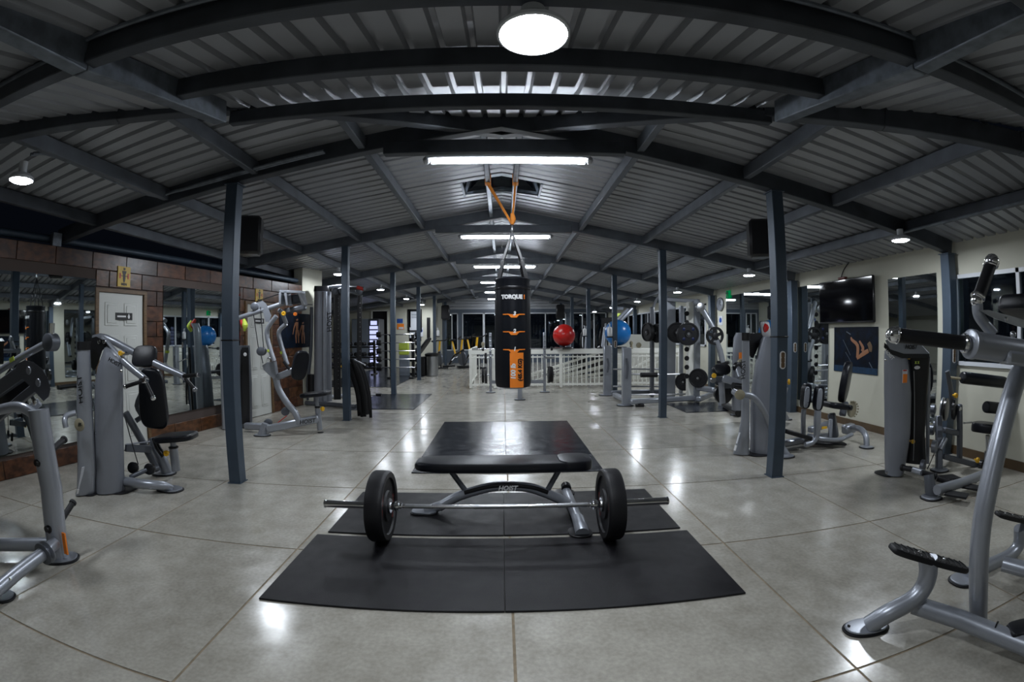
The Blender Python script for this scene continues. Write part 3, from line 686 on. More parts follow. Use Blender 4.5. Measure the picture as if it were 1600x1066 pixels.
# ============================================================ SPEAKERS on the posts
def speaker(x, y, z, rz, lab, s=1.0):
    t = thing('loudspeaker', lab, 'speaker', (x, y, z)); R = Matrix.Rotation(rz, 3, 'Z')
    b = B(); b.box((x, y, z+.21*s), (.24*s, .22*s, .42*s), R, .03*s); obj('cabinet', b, 'black', t)
    b = B(); b.box(V((x, y, z+.21*s))+R@V((0, -.112*s, 0)), (.20*s, .01, .37*s), R, .004); obj('grille', b, 'rubber', t)
    b = B(); b.bar((x, y, z+.2*s), V((x, y, z+.2*s))+R@V((.12*s, 0, 0))*(-1 if x > 0 else -1), .04, .05); obj('bracket', b, 'silverdk', t)
speaker(-2.72, 4.62, 2.27, .35, 'black loudspeaker hung behind the nearest left post')
speaker(2.82, 4.62, 2.22, -.35, 'black loudspeaker hung behind the nearest right post')
speaker(-2.52, 20.135, 2.05, 0, 'black loudspeaker high on the farthest left post', 1.5)
speaker(2.58, 20.135, 2.05, 0, 'black loudspeaker high on the farthest right post', 1.5)
# ============================================================ WALL THINGS, right
t = thing('television', 'large black flat television high on the right wall', 'television', (RX-.06, 5.94, 1.56))
b = B(); b.box((RX-.08, 5.94, 1.87), (.05, 1.22, .66), bev=.012); obj('casing', b, 'black', t)
b = B(); b.box((RX-.1065, 5.94, 1.875), (.004, 1.19, .62)); obj('screen', b, 'screen', t)
b = B(); b.box((RX-.03, 5.94, 1.9), (.06, .3, .3)); obj('bracket', b, 'silverdk', t)
b = B(); b.tube([(RX-.03, 6.1, 2.22), (RX-.01, 6.05, 2.35), (RX-.02, 5.9, 2.46)], .008, 6, 4); solo('tv_cable', b, 'black', 'thin dark cable rising from the television to the roof', 'cable')
t = thing('wall_poster', 'square dark blue poster of a person training, under the television', 'poster', (RX-.01, 5.82, .8))
b = B(); b.box((RX-.006, 5.82, 1.14), (.008, .96, .68)); obj('sheet', b, 'posterdk', t)
b = B(); b.box((RX-.012, 5.82, .85), (.004, .955, .09)); obj('blue_band', b, 'posterbl', t)
def pp_(u, v): return V((RX-.013, 6.30-.96*u, 1.48-.68*v))
def flatx(b_): b_.v = [(RX-.012+(v[0]-(RX-.013))*.05, v[1], v[2]) for v in b_.v]; return b_
b = B(); b.tube([pp_(.41, .22), pp_(.43, .28), pp_(.56, .40), pp_(.56, .66)], [.014, .022, .03, .028], 8, 3); b.tube([pp_(.60, .30), pp_(.68, .44), pp_(.66, .52)], [.016, .028, .026], 8, 3); b.tube([pp_(.55, .68), pp_(.70, .56), pp_(.80, .50)], [.02, .035, .03], 8, 3); obj('figure', flatx(b), 'flesh', t)
b = B(); b.tube([pp_(.80, .33), pp_(.84, .42), pp_(.84, .52)], [.035, .04, .03], 10, 3); obj('figure_hair', flatx(b), 'wood', t)
for a_, c_, r_ in (((.22, .28), (.40, .62), .004), ((.28, .55), (.44, .80), .004), ((.82, .74), (.90, .88), .008), ((.30, .10), (.40, .16), .008)): b = B(); b.tube([pp_(*a_), pp_(*c_)], r_, 6); obj('poster_line', flatx(b), 'panelblue', t)
t = thing('tv_sensor', 'small dark red box on top of the television', 'device', (RX-.08, 6.0, 2.2)); obj('case', B().box((RX-.08, 6.0, 2.22), (.06, .16, .035), bev=.008), 'reddk', t); obj('clip', B().box((RX-.05, 6.0, 2.205), (.05, .04, .012)), 'black', t)
t = thing('wall_clock', 'round white wall clock between the mirror and the far column', 'clock', (RX, 10.3, 2.0))
b = B(); b.lathe([(.15, 0), (.16, -.02), (.16, -.045), (.145, -.05), (.14, -.035)], (RX, 10.28, 2.08), (1, 0, 0), 28); obj('rim', b, 'silver', t)
b = B(); b.lathe([(.14, -.034), (.14, -.032)], (RX, 10.28, 2.08), (1, 0, 0), 28); obj('dial', b, 'inkwhite', t)
b = B(); b.bar((RX-.038, 10.28, 2.08), (RX-.038, 10.28, 2.18), .004, .01, up=(1, 0, 0)); b.bar((RX-.038, 10.28, 2.08), (RX-.038, 10.21, 2.05), .004, .01); obj('hands', b, 'ink', t)
b = B(); b.box((RX-.004, 10.3, 1.69), (.008, .2, .22)); t = thing('wall_notice', 'small white notice with a blue disc under the wall clock', 'notice', (RX, 10.3, 1.58)); obj('sheet', b, 'paper', t)
b = B(); b.lathe([(.06, -.011), (.06, -.009)], (RX, 10.3, 1.70), (1, 0, 0), 20); obj('disc_print', b, 'bluepr', t)
def exitsign(y, z, lab):
    t = thing('exit_sign', lab, 'sign', (RX-.02, y, z)); b = B(); b.box((RX-.03, y, z+.1), (.03, .15, .17)); obj('panel', b, 'exit', t)
    b = B(); b.box((RX-.047, y, z+.1), (.004, .03, .15)); b.box((RX-.047, y+.06, z+.13), (.004, .08, .03)); obj('symbol', b, 'ink', t)
exitsign(9.85, 2.18, 'green sign on the top corner of the wide right mirror'); exitsign(13.3, 2.18, 'green sign high on the right wall, just right of the second right post')
# window-wall light switches left out; conduit along the right purlin
b = B()
for k in range(2):
    o = .03*k; b.tube([(4.3-o, .5, zb(4.3)+.02), (4.28-o, 3.7, zb(4.3)-.01), (4.22-o, 3.9, zb(4.2)-.05)], .012, 8, 3)
solo('conduit', b, 'galv', 'pair of thin grey conduits along the roof beam near the right wall', 'conduit')
b = B()
for k in range(2):
    o = .035*k; b.tube([(-3.40-o, 2.35, zb(-3.4)-.0), (-3.36-o, 2.6, zb(-3.4)+.04), (-3.38-o, 3.75, zb(-3.4)+.03), (-3.2-o, 3.9, zb(-3.2)+.04), (-2.7, 3.9-o, zb(-2.7)+.02), (-1.6, 3.9-o, zb(-1.6)+.02)], .014, 8, 4)
solo('conduit', b, 'galv', 'pair of thin grey conduits running from the left lamp to the nearest rafter', 'conduit')
b = B(); b.tube([(-4.2, 1.42, 2.66), (-2.1, 1.42, 2.70), (-1.7, 1.40, 2.71), (1.7, 1.40, 2.71), (2.1, 1.42, 2.70), (4.2, 1.42, 2.66)], .014, 8, 3)
solo('conduit', b, 'galv', 'thin conduit clipped along the large near roof beam', 'conduit')
# ============================================================ EXERCISE MACHINES
def m_(px, y): return px*y/708.0
def part(nm, m, par, f, **k): b = B(); f(b); return obj(nm, b, m, par, **k)
def tubep(nm, m, par, pts, r, n=12, sm=0, flat=1.0, up=None): b = B(); b.tube(pts, r, n, sm, flat, up=up); return obj(nm, b, m, par)
def barp(nm, m, par, p0, p1, w, h, bev=.004): b = B(); b.bar(p0, p1, w, h, bev); return obj(nm, b, m, par)
def discp(nm, m, par, c, ax, r, th, n=24, prof=None):
    b = B(); ax = V(ax).normalized(); b.lathe(prof or [(r*.9, -th/2), (r, -th/2+.004), (r, th/2-.004), (r*.9, th/2)], c, ax, n); return obj(nm, b, m, par)
def ballp(nm, m, par, c, r, sc=(1, 1, 1), n=14): b = B(); b.ball(c, r, n, sc); return obj(nm, b, m, par)
def padp(par, c, u, w, th, e=4, taper=0.0, nm='pad'): b = B(); b.pad(c, u, w, th, e, .2, 36, taper); return obj(nm, b, 'vinyl', par)
def grip(par, p0, p1, r=.018, cap='chrome', nm='handle'):
    p0, p1 = V(p0), V(p1); h = tubep(nm, 'rubber', par, [p0, p1], r); d = (p1-p0).normalized()
    discp('grip_end', cap, h, p1+d*.008, d, r*1.25, .022); return h
def foot(par, c, r=.07, asp=1.5, ang=0.0, m='silver', z=0.0):
    u = V((cos(ang), sin(ang), 0)); w = V((-sin(ang), cos(ang), 0)); c = V(c)
    b = B(); b.pad(c+V((0, 0, .006)), u*r*asp, w*r, .012, 2.4, .1, 24); f = obj('foot_pad', b, 'rubber', par)
    b = B(); b.pad(c+V((0, 0, .016)), u*r*asp*.9, w*r*.88, .010, 2.4, .1, 24); obj('base_plate', b, m, par); return f
def knob(par, c, ax=(0, -1, 0), r=.022, m='yellow'): 
    b = B(); b.lathe([(.010, -.03), (.010, 0), (r, .002), (r*1.05, .012), (r, .024), (r*.5, .026), (r*.45, .020)], c, ax, 16); return obj('knob', b, m, par)
def shroud(par, lv, y, dep, m='shroud', nm='shroud', n=28, e=2.6, yaw=0.0):
    """a moulded tower: for each image height its left and right edge, seen at depth y"""
    rs = []
    for py, xl, xr in lv:
        a, c = at(xl, py, y), at(xr, py, y); z = (a.z+c.z)/2; z = max(z, .012); cx = (a.x+c.x)/2; hw = abs(c.x-a.x)/2; ring = []
        az = atan2(cx, y); hw *= cos(az); yaw = -az
        for j in range(n):
            t = 2*pi*j/n; ct, st = cos(t), sin(t)
            X = math.copysign(abs(ct)**(2/e), ct)*hw; Yq = math.copysign(abs(st)**(2/e), st)*dep*min(1, hw/.05)
            ring.append(V((cx+X*cos(yaw)-Yq*sin(yaw), y+X*sin(yaw)+Yq*cos(yaw), z)))
        rs.append(ring)
    b = B(); b.rings(rs); return obj(nm, b, m, par)
def logo(par, px, py, y, size, word='HOIST', m='ink', u=(1, 0, 0), w=(0, 0, 1), sh=.25, off=.0): return text(word, at(px, py, y)+V((0, -off, 0)), u, w, size, m, par, shear=sh, bold=.0012)
def bolt(par, c, ax=(0, -1, 0), r=.014, m='chrome'): b = B(); b.lathe([(r, 0), (r, .006), (r*.6, .011)], c, ax, 10); return obj('bolt', b, m, par)
# ---- A: leverage machine at the left edge
P = at; y = 2.07
t = thing('chest_press_machine', 'silver plate-loaded leverage machine with orange label, cut off by the left edge', 'exercise machine', (-2.84, 2.08, 0))
tubep('upright', 'silver', t, [V((-2.84, 2.08, .02)), P(80, 762, y), P(60, 640, y)], [.074, .073, .070], 20)
foot(t, (-2.82, 2.08, 0), .10, 1.3, .6)
tubep('curved_tube', 'silver', t, [P(-60, 690, 1.9), P(-25, 652, 1.95), P(10, 638, 2.0), P(34, 637, 2.03), P(54, 648, 2.07)], .033, 14, 4)
for k, yy in enumerate((2.12, 2.30)):
    b = B(); poly = [(22, 580), (28, 568), (38, 563), (52, 566), (66, 577), (75, 592), (79, 608), (76, 620), (68, 627), (56, 614), (45, 602), (33, 590)]
    q = [P(a, c, yy) for a, c in poly]; b.rings([back(q, -.006), back(q, .006)]); g = obj('guard_plate', b, 'silverdk' if k == 0 else 'silver', t)
    if k == 0:
        for a, c in ((47, 579), (62, 598)): discp('plate_boss', 'silver', g, P(a, c, yy)+V((0, -.012, 0)), (0, -1, 0), .026, .012)
barp('weight_arm', 'silverdk', t, P(-20, 622, 2.2), P(42, 578, 2.2), .05, .10)
barp('weight_arm', 'silverdk', t, P(-20, 668, 2.25), P(58, 604, 2.25), .04, .06)
barp('weight_arm', 'black', t, P(-20, 645, 2.3), P(50, 592, 2.3), .03, .16)
tubep('lever_arm', 'silver', t, [P(-20, 592, 2.25), P(30, 560, 2.3), P(72, 537, 2.35)], .026, 14, flat=.7)
part('sticker', 'lime', t, lambda b: b.bar(P(20, 563.5, 2.26)+V((0, -.03, 0)), P(27, 559.5, 2.26)+V((0, -.03, 0)), .004, .03))
discp('pivot_hub', 'silverdk', t, P(80, 535, 2.35), (0, -1, 0), .06, .08)
tubep('weight_peg', 'chrome', t, [P(80, 535, 2.35), P(81, 505, 2.35)], .022)
barp('hub_bracket', 'silver', t, P(48, 640, 2.1), P(62, 628, 2.15), .08, .05)
bolt(t, P(54, 628, 2.02), r=.022)
for a, c in ((60, 723), (76, 826)):
    b = B(); b.lathe([(.03, 0), (.032, .01), (.022, .016), (.02, .03)], P(a+1, c, 2.015), (-.1, -1, .1), 16); obj('end_stopper', b, 'black', t)
grip(t, P(97, 812, 2.15), P(113, 787, 2.28), .021, 'rubber'); grip(t, P(80, 704, 2.15), P(99, 688, 2.3), .021, 'rubber')
lb = P(98, 834, 2.0); b = B(); b.bar(P(99, 833, 2.05), P(104, 866, 2.05), .012, .03); obj('warning_label', b, 'orange', t)
tubep('floor_tube', 'silver', t, [P(86, 849, 2.02), atz(66, 866, .13), atz(30, 893, .10), atz(0, 918, .08), atz(-30, 945, .06)], .042, 16)
for k in (0, 1):
    q = atz(74-k*7, 862+k*4, .13); discp('flange', 'silverdk' if k else 'silver', t, q, atz(0, 918, .08)-atz(66, 866, .13), .072, .012, 20)
for a, c in ((60, 872), (43, 885), (22, 902)): bolt(t, atz(a, c, .10)+V((0.02, -.04, .01)), r=.010)
foot(t, fl(2, 934), .08, 1.3, .5, 'silverdk')
tubep('rear_floor_tube', 'silver', t, [fl(48, 887)+V((0, .2, .09)), fl(-30, 870)+V((0, .0, .09))], .045, 14)
# ---- B: shoulder press with curved tower
t = thing('shoulder_press_machine', 'silver multi-press machine with curved tower and black back pad, before the nearer white door', 'exercise machine', (-3.5, 3.4, 0)); y = 3.38
shroud(t, [(770, 151, 196), (766, 150, 196.5), (700, 148, 194.5), (620, 148, 193.5), (595, 149, 193), (573, 153, 192.5), (560, 157.5, 188), (550, 161, 179), (542, 163.5, 167)], y, .13)
part('base_trim', 'rubber', t, lambda b: b.pad((fl(174, 772)+V((0, .13, .008))), (.155, 0, 0), (0, .14, 0), .016, 3))
logo(t, 178, 566, y-.145, .05, u=(.9, 0, -.35)); bolt(t, P(190, 580, y-.12)); bolt(t, P(151, 677, y-.13))
sp = shroud(t, [(772, 118, 150), (764, 120, 150), (735, 121, 151), (700, 121, 149), (660, 120, 146.5), (600, 120, 143.5), (546, 121, 141.5)], 3.2, .06, 'silver', 'rear_post', e=3)
part('base_trim', 'rubber', t, lambda b: b.pad((fl(134, 774)+V((0, .04, .008))), (.10, 0, 0), (0, .07, 0), .016, 3))
shroud(t, [(547, 120, 142.5), (534, 120, 142.5)], 3.2, .065, 'black', 'post_cap', e=4)
logo(t, 125, 608, 3.13, .085, u=(.03, 0, 1), w=(-1, 0, .03), sh=-.2)
part('label', 'paper', t, lambda b: b.bar(P(124, 763, 3.12), P(130, 730, 3.12), .03, .006)); part('label', 'inkwhite', t, lambda b: b.bar(P(123, 771, 3.12), P(124, 764, 3.12), .05, .006))
b = B(); q = [P(a, c, 3.35) for a, c in ((133, 532), (150, 526), (165, 533), (168, 540), (160, 548), (152, 572), (147, 580), (143, 575), (141, 548))]; b.rings([q, back(q, .22)]); obj('cam_housing', b, 'black', t)
for a in (155, 163): bolt(t, P(a, 534, 3.34), r=.02)
tubep('press_arm', 'silver', t, [P(146, 528, 3.6), P(165, 528, 3.62), P(212, 552, 3.75), P(243, 568, 3.8), P(288, 588, 3.85)], [.028, .035, .036, .034, .030], 14, 3, flat=.7)
tubep('press_arm', 'silver', t, [P(160, 530, 3.45), P(188, 560, 3.42), P(207, 577, 3.42), P(226, 592, 3.42)], [.036, .036, .034, .03], 14, 3, flat=.7)
tubep('cross_tube', 'silver', t, [P(180, 553, 3.5), P(201, 551, 3.8)], .024)
knob(t, P(190, 552, 3.4))
for cx, cy, yy, hs in ((226, 594, 3.42, ((222, 596, 197, 604), (229, 600, 239, 621))), (290, 590, 3.85, ((290, 592, 304, 608), (287, 588, 309, 586)))):
    discp('swivel_joint', 'chrome', t, P(cx, cy, yy), (0, -1, .3), .032, .05)
    for a, c, d, e in hs: grip(t, P(a, c, yy-.02), P(d, e, yy-.06), .018)
padp(t, P(226, 557, 3.78), V((.105, .05, 0)), V((0, .03, .10)), .07, 3.5, nm='head_pad')
padp(t, P(239, 623, 3.85), V((.125, .05, -.015)), V((.035, -.05, .30)), .08, 4, .12, nm='back_pad')
tubep('pad_bracket', 'silverdk', t, [P(222, 612, 3.9), P(214, 634, 3.9), P(221, 650, 3.95), P(212, 658, 3.9)], .026, 12, 3)
part('strap_plate', 'chrome', t, lambda b: b.bar(P(222, 578, 3.76), P(238, 574, 3.8), .03, .012))
tubep('slanted_frame', 'silverdk', t, [P(196, 645, 3.7), P(206, 662, 3.75), P(222, 690, 3.85), P(247, 735, 3.95)], .036, 14, 3)
tubep('seat_column', 'silver', t, [P(237, 684, 4.0), P(242, 700, 4.0), P(252, 716, 4.02), P(262, 742, 4.05)], [.04, .046, .055, .06], 16, 4)
part('column_inset', 'black', t, lambda b: b.tube([P(241, 684, 3.94), P(247, 700, 3.94), P(256, 713, 3.95)], .03, 10, 3))
foot(t, fl(257, 741), .10, 1.3, .2)
padp(t, P(275, 683, 3.95), V((.20, .05, .015)), V((-.03, .15, .0)), .06, 3.5, nm='seat')
tubep('seat_post', 'silver', t, [P(270, 690, 3.98), P(271, 700, 3.98)], .03); tubep('seat_tube', 'silver', t, [P(271, 700, 3.98), P(275, 735, 4.0)], .044, 16); discp('collar', 'black', t, P(271, 699, 3.98), (0, 0, 1), .05, .02)
knob(t, P(261, 708, 3.9), r=.028)
barp('link_bar', 'silverdk', t, P(196, 700, 3.6), P(236, 702, 3.85), .04, .07); tubep('cable', 'black', t, [P(196, 655, 3.6), P(216, 726, 3.6)], .005, 6)
tubep('link_rod', 'silver', t, [P(196, 695, 3.6), P(234, 690, 3.8)], .008, 8)
for a, c in ((208, 731), (234, 733)): discp('pulley', 'black', t, P(a, c, 3.62), (.3, -1, .2), .055, .035)
tubep('pulley_arm', 'silverdk', t, [P(203, 746, 3.5), P(228, 735, 3.6), P(246, 731, 3.75)], .022, 12)
tubep('front_leg', 'silver', t, [atz(194, 752, .09), atz(225, 757, .09), atz(255, 759, .07), atz(268, 763, .03)], [.045, .045, .04, .03], 14, 3); foot(t, fl(266, 766), .10, 1.4, -.1)
discp('logo_disc', 'tan', t, P(124, 664, 3.06), (.1, -1, 0), .055, .02); text('FF', P(124, 664, 3.045), X3, Z3, .045, 'ink', t, shear=.3, bold=.001)
tubep('rear_bracket', 'silver', t, [P(103, 668, 3.0), P(101, 657, 3.0), P(105, 649, 3.05), P(118, 645, 3.12)], .026, 12, 3)
# ---- D: lat / row machine by the farther door
t = thing('row_machine', 'tall silver row machine with chest pad and floor beam, behind the nearest left post', 'exercise machine', (-3.2, 6.15, 0)); y = 6.35
shroud(t, [(672, 347, 356), (600, 345, 354), (540, 343, 352), (512, 345, 354), (504, 350, 360)], 6.3, .07, 'silver', 'rear_post')
shroud(t, [(668, 352, 395), (600, 353, 394), (545, 366, 391), (540, 372, 390)], 6.5, .12, 'silverdk', 'tower')
shroud(t, [(662, 377, 391), (600, 376, 390), (548, 376, 389), (543, 378, 388)], 6.37, .02, 'black', 'front_panel'); discp('oval_label', 'inkwhite', t, P(383, 554, 6.34), (0, -1, 0), .028, .006)
part('hanging_cloth', 'lime', t, lambda b: b.tube([P(381, 499, 6.4), P(383, 508, 6.38), P(382, 517, 6.4)], [.02, .045, .02], 10, 3)); part('hanging_cloth', 'redpr', t, lambda b: b.tube([P(376, 497, 6.42), P(379, 506, 6.4), P(379, 512, 6.42)], [.02, .04, .02], 10, 3))
barp('floor_beam', 'silver', t, atz(383, 666, .08), atz(418, 667, .10), .09, .10, .02); bm_ = barp('floor_beam', 'silver', t, atz(416, 671, .10), atz(498, 654, .22), .075, .11, .02)
logo(bm_, 480, 659, 6.05, .08, u=(1, .1, .13))
tubep('front_leg', 'silver', t, [P(415, 662, 6.0), P(409, 680, 5.98)], [.05, .06], 12); foot(t, fl(410, 681), .09, 1.4)
padp(t, P(493, 616, 6.25), V((.20, .02, .02)), V((0, .15, 0)), .06, 4, nm='seat')
tubep('seat_post', 'silver', t, [P(495, 622, 6.3), P(496, 638, 6.3)], .024); tubep('seat_leg', 'silver', t, [P(496, 636, 6.3), P(500, 672, 6.3)], .038, 14); discp('collar', 'black', t, P(496, 636, 6.3), (0, 0, 1), .042, .03); discp('leg_foot', 'rubber', t, P(501, 677, 6.3)*1.0+V((0, 0, .0)), (0, 0, 1), .045, .03); knob(t, P(503, 639, 6.25), (1, -.3, 0), .032)
tubep('main_upright', 'silver', t, [P(468, 662, 6.1), P(461, 645, 6.1), P(447, 628, 6.1), P(435, 607, 6.1), P(431, 590, 6.1), P(427, 565, 6.1)], .048, 14, 3, flat=.7)
barp('chest_arm', 'silver', t, P(432, 590, 6.1), P(463, 577, 6.1), .06, .09, .015)
padp(t, P(469, 571, 6.1), V((.075, .08, -.01)), V((.045, 0, .205)), .075, 3.2, nm='chest_pad')
for pts, yy in ((((428, 564), (422, 545), (417, 523), (420, 510), (432, 494)), 6.0), (((449, 570), (442, 548), (436, 526), (437, 516), (447, 506)), 6.35)):
    a = tubep('press_arm', 'silver', t, [P(p, q, yy) for p, q in pts], .032, 12, 4); p, q = pts[1]; part('sticker', 'lime', a, lambda b: b.tube([P(p-.5, q+5, yy), P(p-1.5, q+1, yy)], .034, 12))
tubep('top_bar', 'silver', t, [P(370, 498, 6.0), P(410, 485, 6.05), P(446, 473, 6.1)], .034, 12)
for a, c, d, e, m in ((441, 458, 441, 476, 'silver'), (449, 456, 452, 478, 'silver'), (470, 457, 477, 478, 'steel'), (440, 456, 474, 457, 'silver')): barp('head_plate', m, t, P(a, c, 6.05), P(d, e, 6.05), .14, .035)
barp('weight_horn', 'silverdk', t, P(445, 470, 6.2), P(476, 466, 6.2), .13, .13, .02); barp('weight_horn', 'silverdk', t, P(445, 487, 6.1), P(478, 480, 6.1), .09, .08, .02); tubep('pull_pin', 'steel', t, [P(478, 476, 6.1), P(489, 476, 6.1)], .007, 8)
tubep('arm_link', 'silver', t, [P(447, 505, 6.35), P(440, 488, 6.2), P(436, 485, 6.15)], .03, 12, 3)
knob(t, P(444, 490, 6.0), r=.03); knob(t, P(462, 491, 6.0), r=.024, m='orange')
b = B(); q = [P(a, c, 6.05) for a, c in ((400, 474), (409, 469), (416, 475), (424, 493), (421, 503), (415, 503), (411, 488), (402, 484))]; b.rings([back(q, -.03), back(q, .03)]); obj('gusset_plate', b, 'silver', t)
for a, c, r in ((398, 479, .055), (408, 549, .062)): pu = discp('pulley', 'silverdk', t, P(a, c, 6.02), (.3, -1, 0), r, .05); discp('pulley_face', 'black', pu, P(a+1.5, c, 6.06), (.3, -1, 0), r, .04)
for a, c, d, e in ((395, 482, 404, 545), (407, 480, 412, 545), (408, 556, 411, 568), (401, 471, 441, 458)): tubep('cable', 'black', t, [P(a, c, 6.02), P(d, e, 6.02)], .006, 6)
b = B(); q = [P(a, c, 6.08) for a, c in ((410, 571), (418, 566), (428, 567), (432, 590), (428, 593), (412, 578))]; b.rings([back(q, -.03), back(q, .03)]); obj('cam_plate', b, 'silver', t)
for a, c in ((419, 661), (446, 643)): discp('pulley', 'silverdk', t, P(a, c, 6.15), (.3, -1, 0), .06, .04)
tubep('cable', 'redpr', t, [P(430, 664, 6.1), P(448, 650, 6.1)], .006, 6); tubep('handle_bar', 'rubber', t, [P(443, 565, 6.0), P(452, 577, 6.0)], .02)
# ---- E: cable tower between first and second left post
t = thing('cable_tower', 'tall silver and black cable pulley tower beside the second left post', 'exercise machine', (-3.5, 8.9, 0)); y = 8.95
shroud(t, [(627, 490, 519), (560, 491, 518.5), (455, 491, 517.5)], y, .12, 'shroud', 'tower_cover', e=3); shroud(t, [(627, 504, 511), (456, 504, 511)], y-.12, .05, 'silver', 'front_tube')
shroud(t, [(456, 490, 519), (448, 491, 514)], y, .13, 'black', 'top_cap', e=5)
tubep('side_frame', 'silverdk', t, [P(487, 480, y), P(486, 540, y), P(481, 600, y), P(480, 625, y)], .035, 10, 3)
part('shock_cover', 'black', t, lambda b: b.cyl(P(486, 585, y-.1), P(486, 615, y-.1), .07, n=14))
for xl, xr, yt, yb_, yy in ((521.5, 533, 455, 624, 8.8), (558.5, 566, 462, 648, 8.3)):
    u = shroud(t, [(yb_, xl, xr), (yt, xl, xr)], yy, .06, 'black', 'pulley_upright', e=8)
    for k in range(22):
        a = P((xl+xr)/2+(3.2 if yy > 8.5 else 2), yt+12+(yb_-yt-30)*k/21, yy)+V((0, -.063, 0)); b = B(); b.lathe([(.007, 0), (.007, .003)], a, (0, -1, 0), 8); obj('adjusting_hole', b, 'steel', u)
shroud(t, [(622, 536, 541), (462, 536, 541)], 9.1, .04, 'silverdk', 'guide_rod'); knob(t, P(534.5, 572.5, 8.65))
tubep('top_arch', 'silver', t, [P(500, 451, y), P(528, 447, 8.9), P(545, 447, 8.8)], .03, 10); tubep('top_arch', 'silverdk', t, [P(522, 455, 8.8), P(545, 450, 8.6), P(570, 451, 8.4)], .04, 10); tubep('top_arch', 'redpr', t, [P(558, 449, 8.4), P(568, 452, 8.4)], .035, 10)
for a in (524, 535, 561): discp('pulley', 'silverdk', t, P(a, 455, 8.7), (.6, -1, 0), .07, .05)
tubep('base_tube', 'silverdk', t, [atz(478, 630, .05), atz(515, 632, .05), atz(556, 636, .05)], .045, 12, 3); tubep('base_tube', 'silver', t, [atz(500, 622, .05), atz(540, 618, .05)], .04, 12)
foot(t, fl(480, 630), .09, 1.5, 0, 'silverdk'); foot(t, fl(554, 640), .10, 1.3, 0, 'silverdk'); logo(t, 515, 502, 8.7, .14, u=(0, 0, 1), w=(-1, 0, 0), sh=-.2)
tubep('floor_arm', 'steel', t, [P(556, 617, 9.5), P(592, 617, 9.5)], .018, 8); part('floor_stop', 'black', t, lambda b: b.box(P(592, 617, 9.5), (.12, .1, .06), bev=.01))
# the second left post has a dark jacket-like cover hung beside it
t = thing('hanging_resistance_bands', 'bundle of black bands and straps hanging beside the second left post', 'straps', (-2.3, 7.5, 0))
for k in range(9):
    x0 = 541+k*2.0; x1 = 561+k*2.3; yb_ = 646+random.uniform(-6, 7); yy = 7.3+random.uniform(-.08, .2)
    b = B(); b.tube([P(x0, 559+k*.6, yy), P(x0+7+k*.4, 580, yy), P(x1-3, 615, yy), P(x1, yb_, yy)], [.02, .035, .032, .026], 8, 4, flat=.5); obj('band', b, 'cloth', t)
barp('hook_bar', 'steel', t, P(553, 562, 7.3), P(571, 571, 7.2), .03, .02)
# ---- J: rotary tower behind the nearest right post
t = thing('leg_machine', 'silver weight tower machine with bent tube handle, partly behind the nearest right post', 'exercise machine', (3.0, 4.85, 0)); y = 4.85
shroud(t, [(712, 1171, 1216), (700, 1171, 1216), (640, 1171.5, 1218), (608, 1173.5, 1219), (565, 1180, 1220), (545, 1184, 1220), (532, 1188, 1219), (526, 1192, 1214)], y, .15)
part('base_trim', 'rubber', t, lambda b: b.pad((fl(1193, 713)+V((0, .13, .008))), (.165, 0, 0), (0, .16, 0), .016, 3))
shroud(t, [(709, 1145, 1170), (700, 1148, 1170.5), (680, 1153, 1171), (655, 1157.5, 1171), (620, 1159, 1171), (531, 1159, 1171)], 4.82, .06, 'silver', 'rear_post', e=3)
shroud(t, [(532, 1158.5, 1172), (520, 1158.5, 1172)], 4.82, .07, 'black', 'post_cap', e=4)
b = B(); q = [P(a, c, 4.9) for a, c in ((1171, 521), (1188, 520), (1194, 527), (1186, 540), (1177, 560), (1171, 556))]; b.rings([q, back(q, .22)]); obj('cam_housing', b, 'black', t)
part('label', 'paper', t, lambda b: b.bar(P(1151, 693, 4.74), P(1156, 676, 4.74), .03, .006)); part('label', 'inkwhite', t, lambda b: b.bar(P(1148, 704, 4.74), P(1150, 696, 4.74), .04, .006))
logo(t, 1161.5, 577, 4.75, .075, u=(0, 0, 1), w=(-1, 0, 0), sh=-.2)
tubep('bent_handle', 'silver', t, [P(1146, 612, 4.7), P(1156, 616, 4.62), P(1174, 619, 4.6), P(1187, 632, 4.6), P(1199, 655, 4.65), P(1212, 690, 4.7)], .034, 14, 4)
discp('logo_disc', 'tan', t, P(1156, 617, 4.55), (-.3, -1, 0), .055, .02); foot(t, fl(1226, 714), .10, 1.2, .2); tubep('front_leg', 'silver', t, [P(1215, 690, 4.7), P(1228, 711, 4.66)], [.035, .05], 12)
padp(t, P(1196, 519, 4.95)+V((0, 0, .03)), V((.07, 0, 0)), V((0, .03, .10)), .012, 6, nm='instruction_plate');
knob(t, P(1231, 597, 5.2), (1, -.5, 0), .035); tubep('side_arm', 'silver', t, [P(1222, 628, 5.2), P(1228, 606, 5.25)], .03, 10)
part('red_cloth', 'red', t, lambda b: b.tube([P(1193, 505, 5.0), P(1197, 512, 4.95), P(1194, 519, 4.95)], [.015, .035, .02], 10, 3))
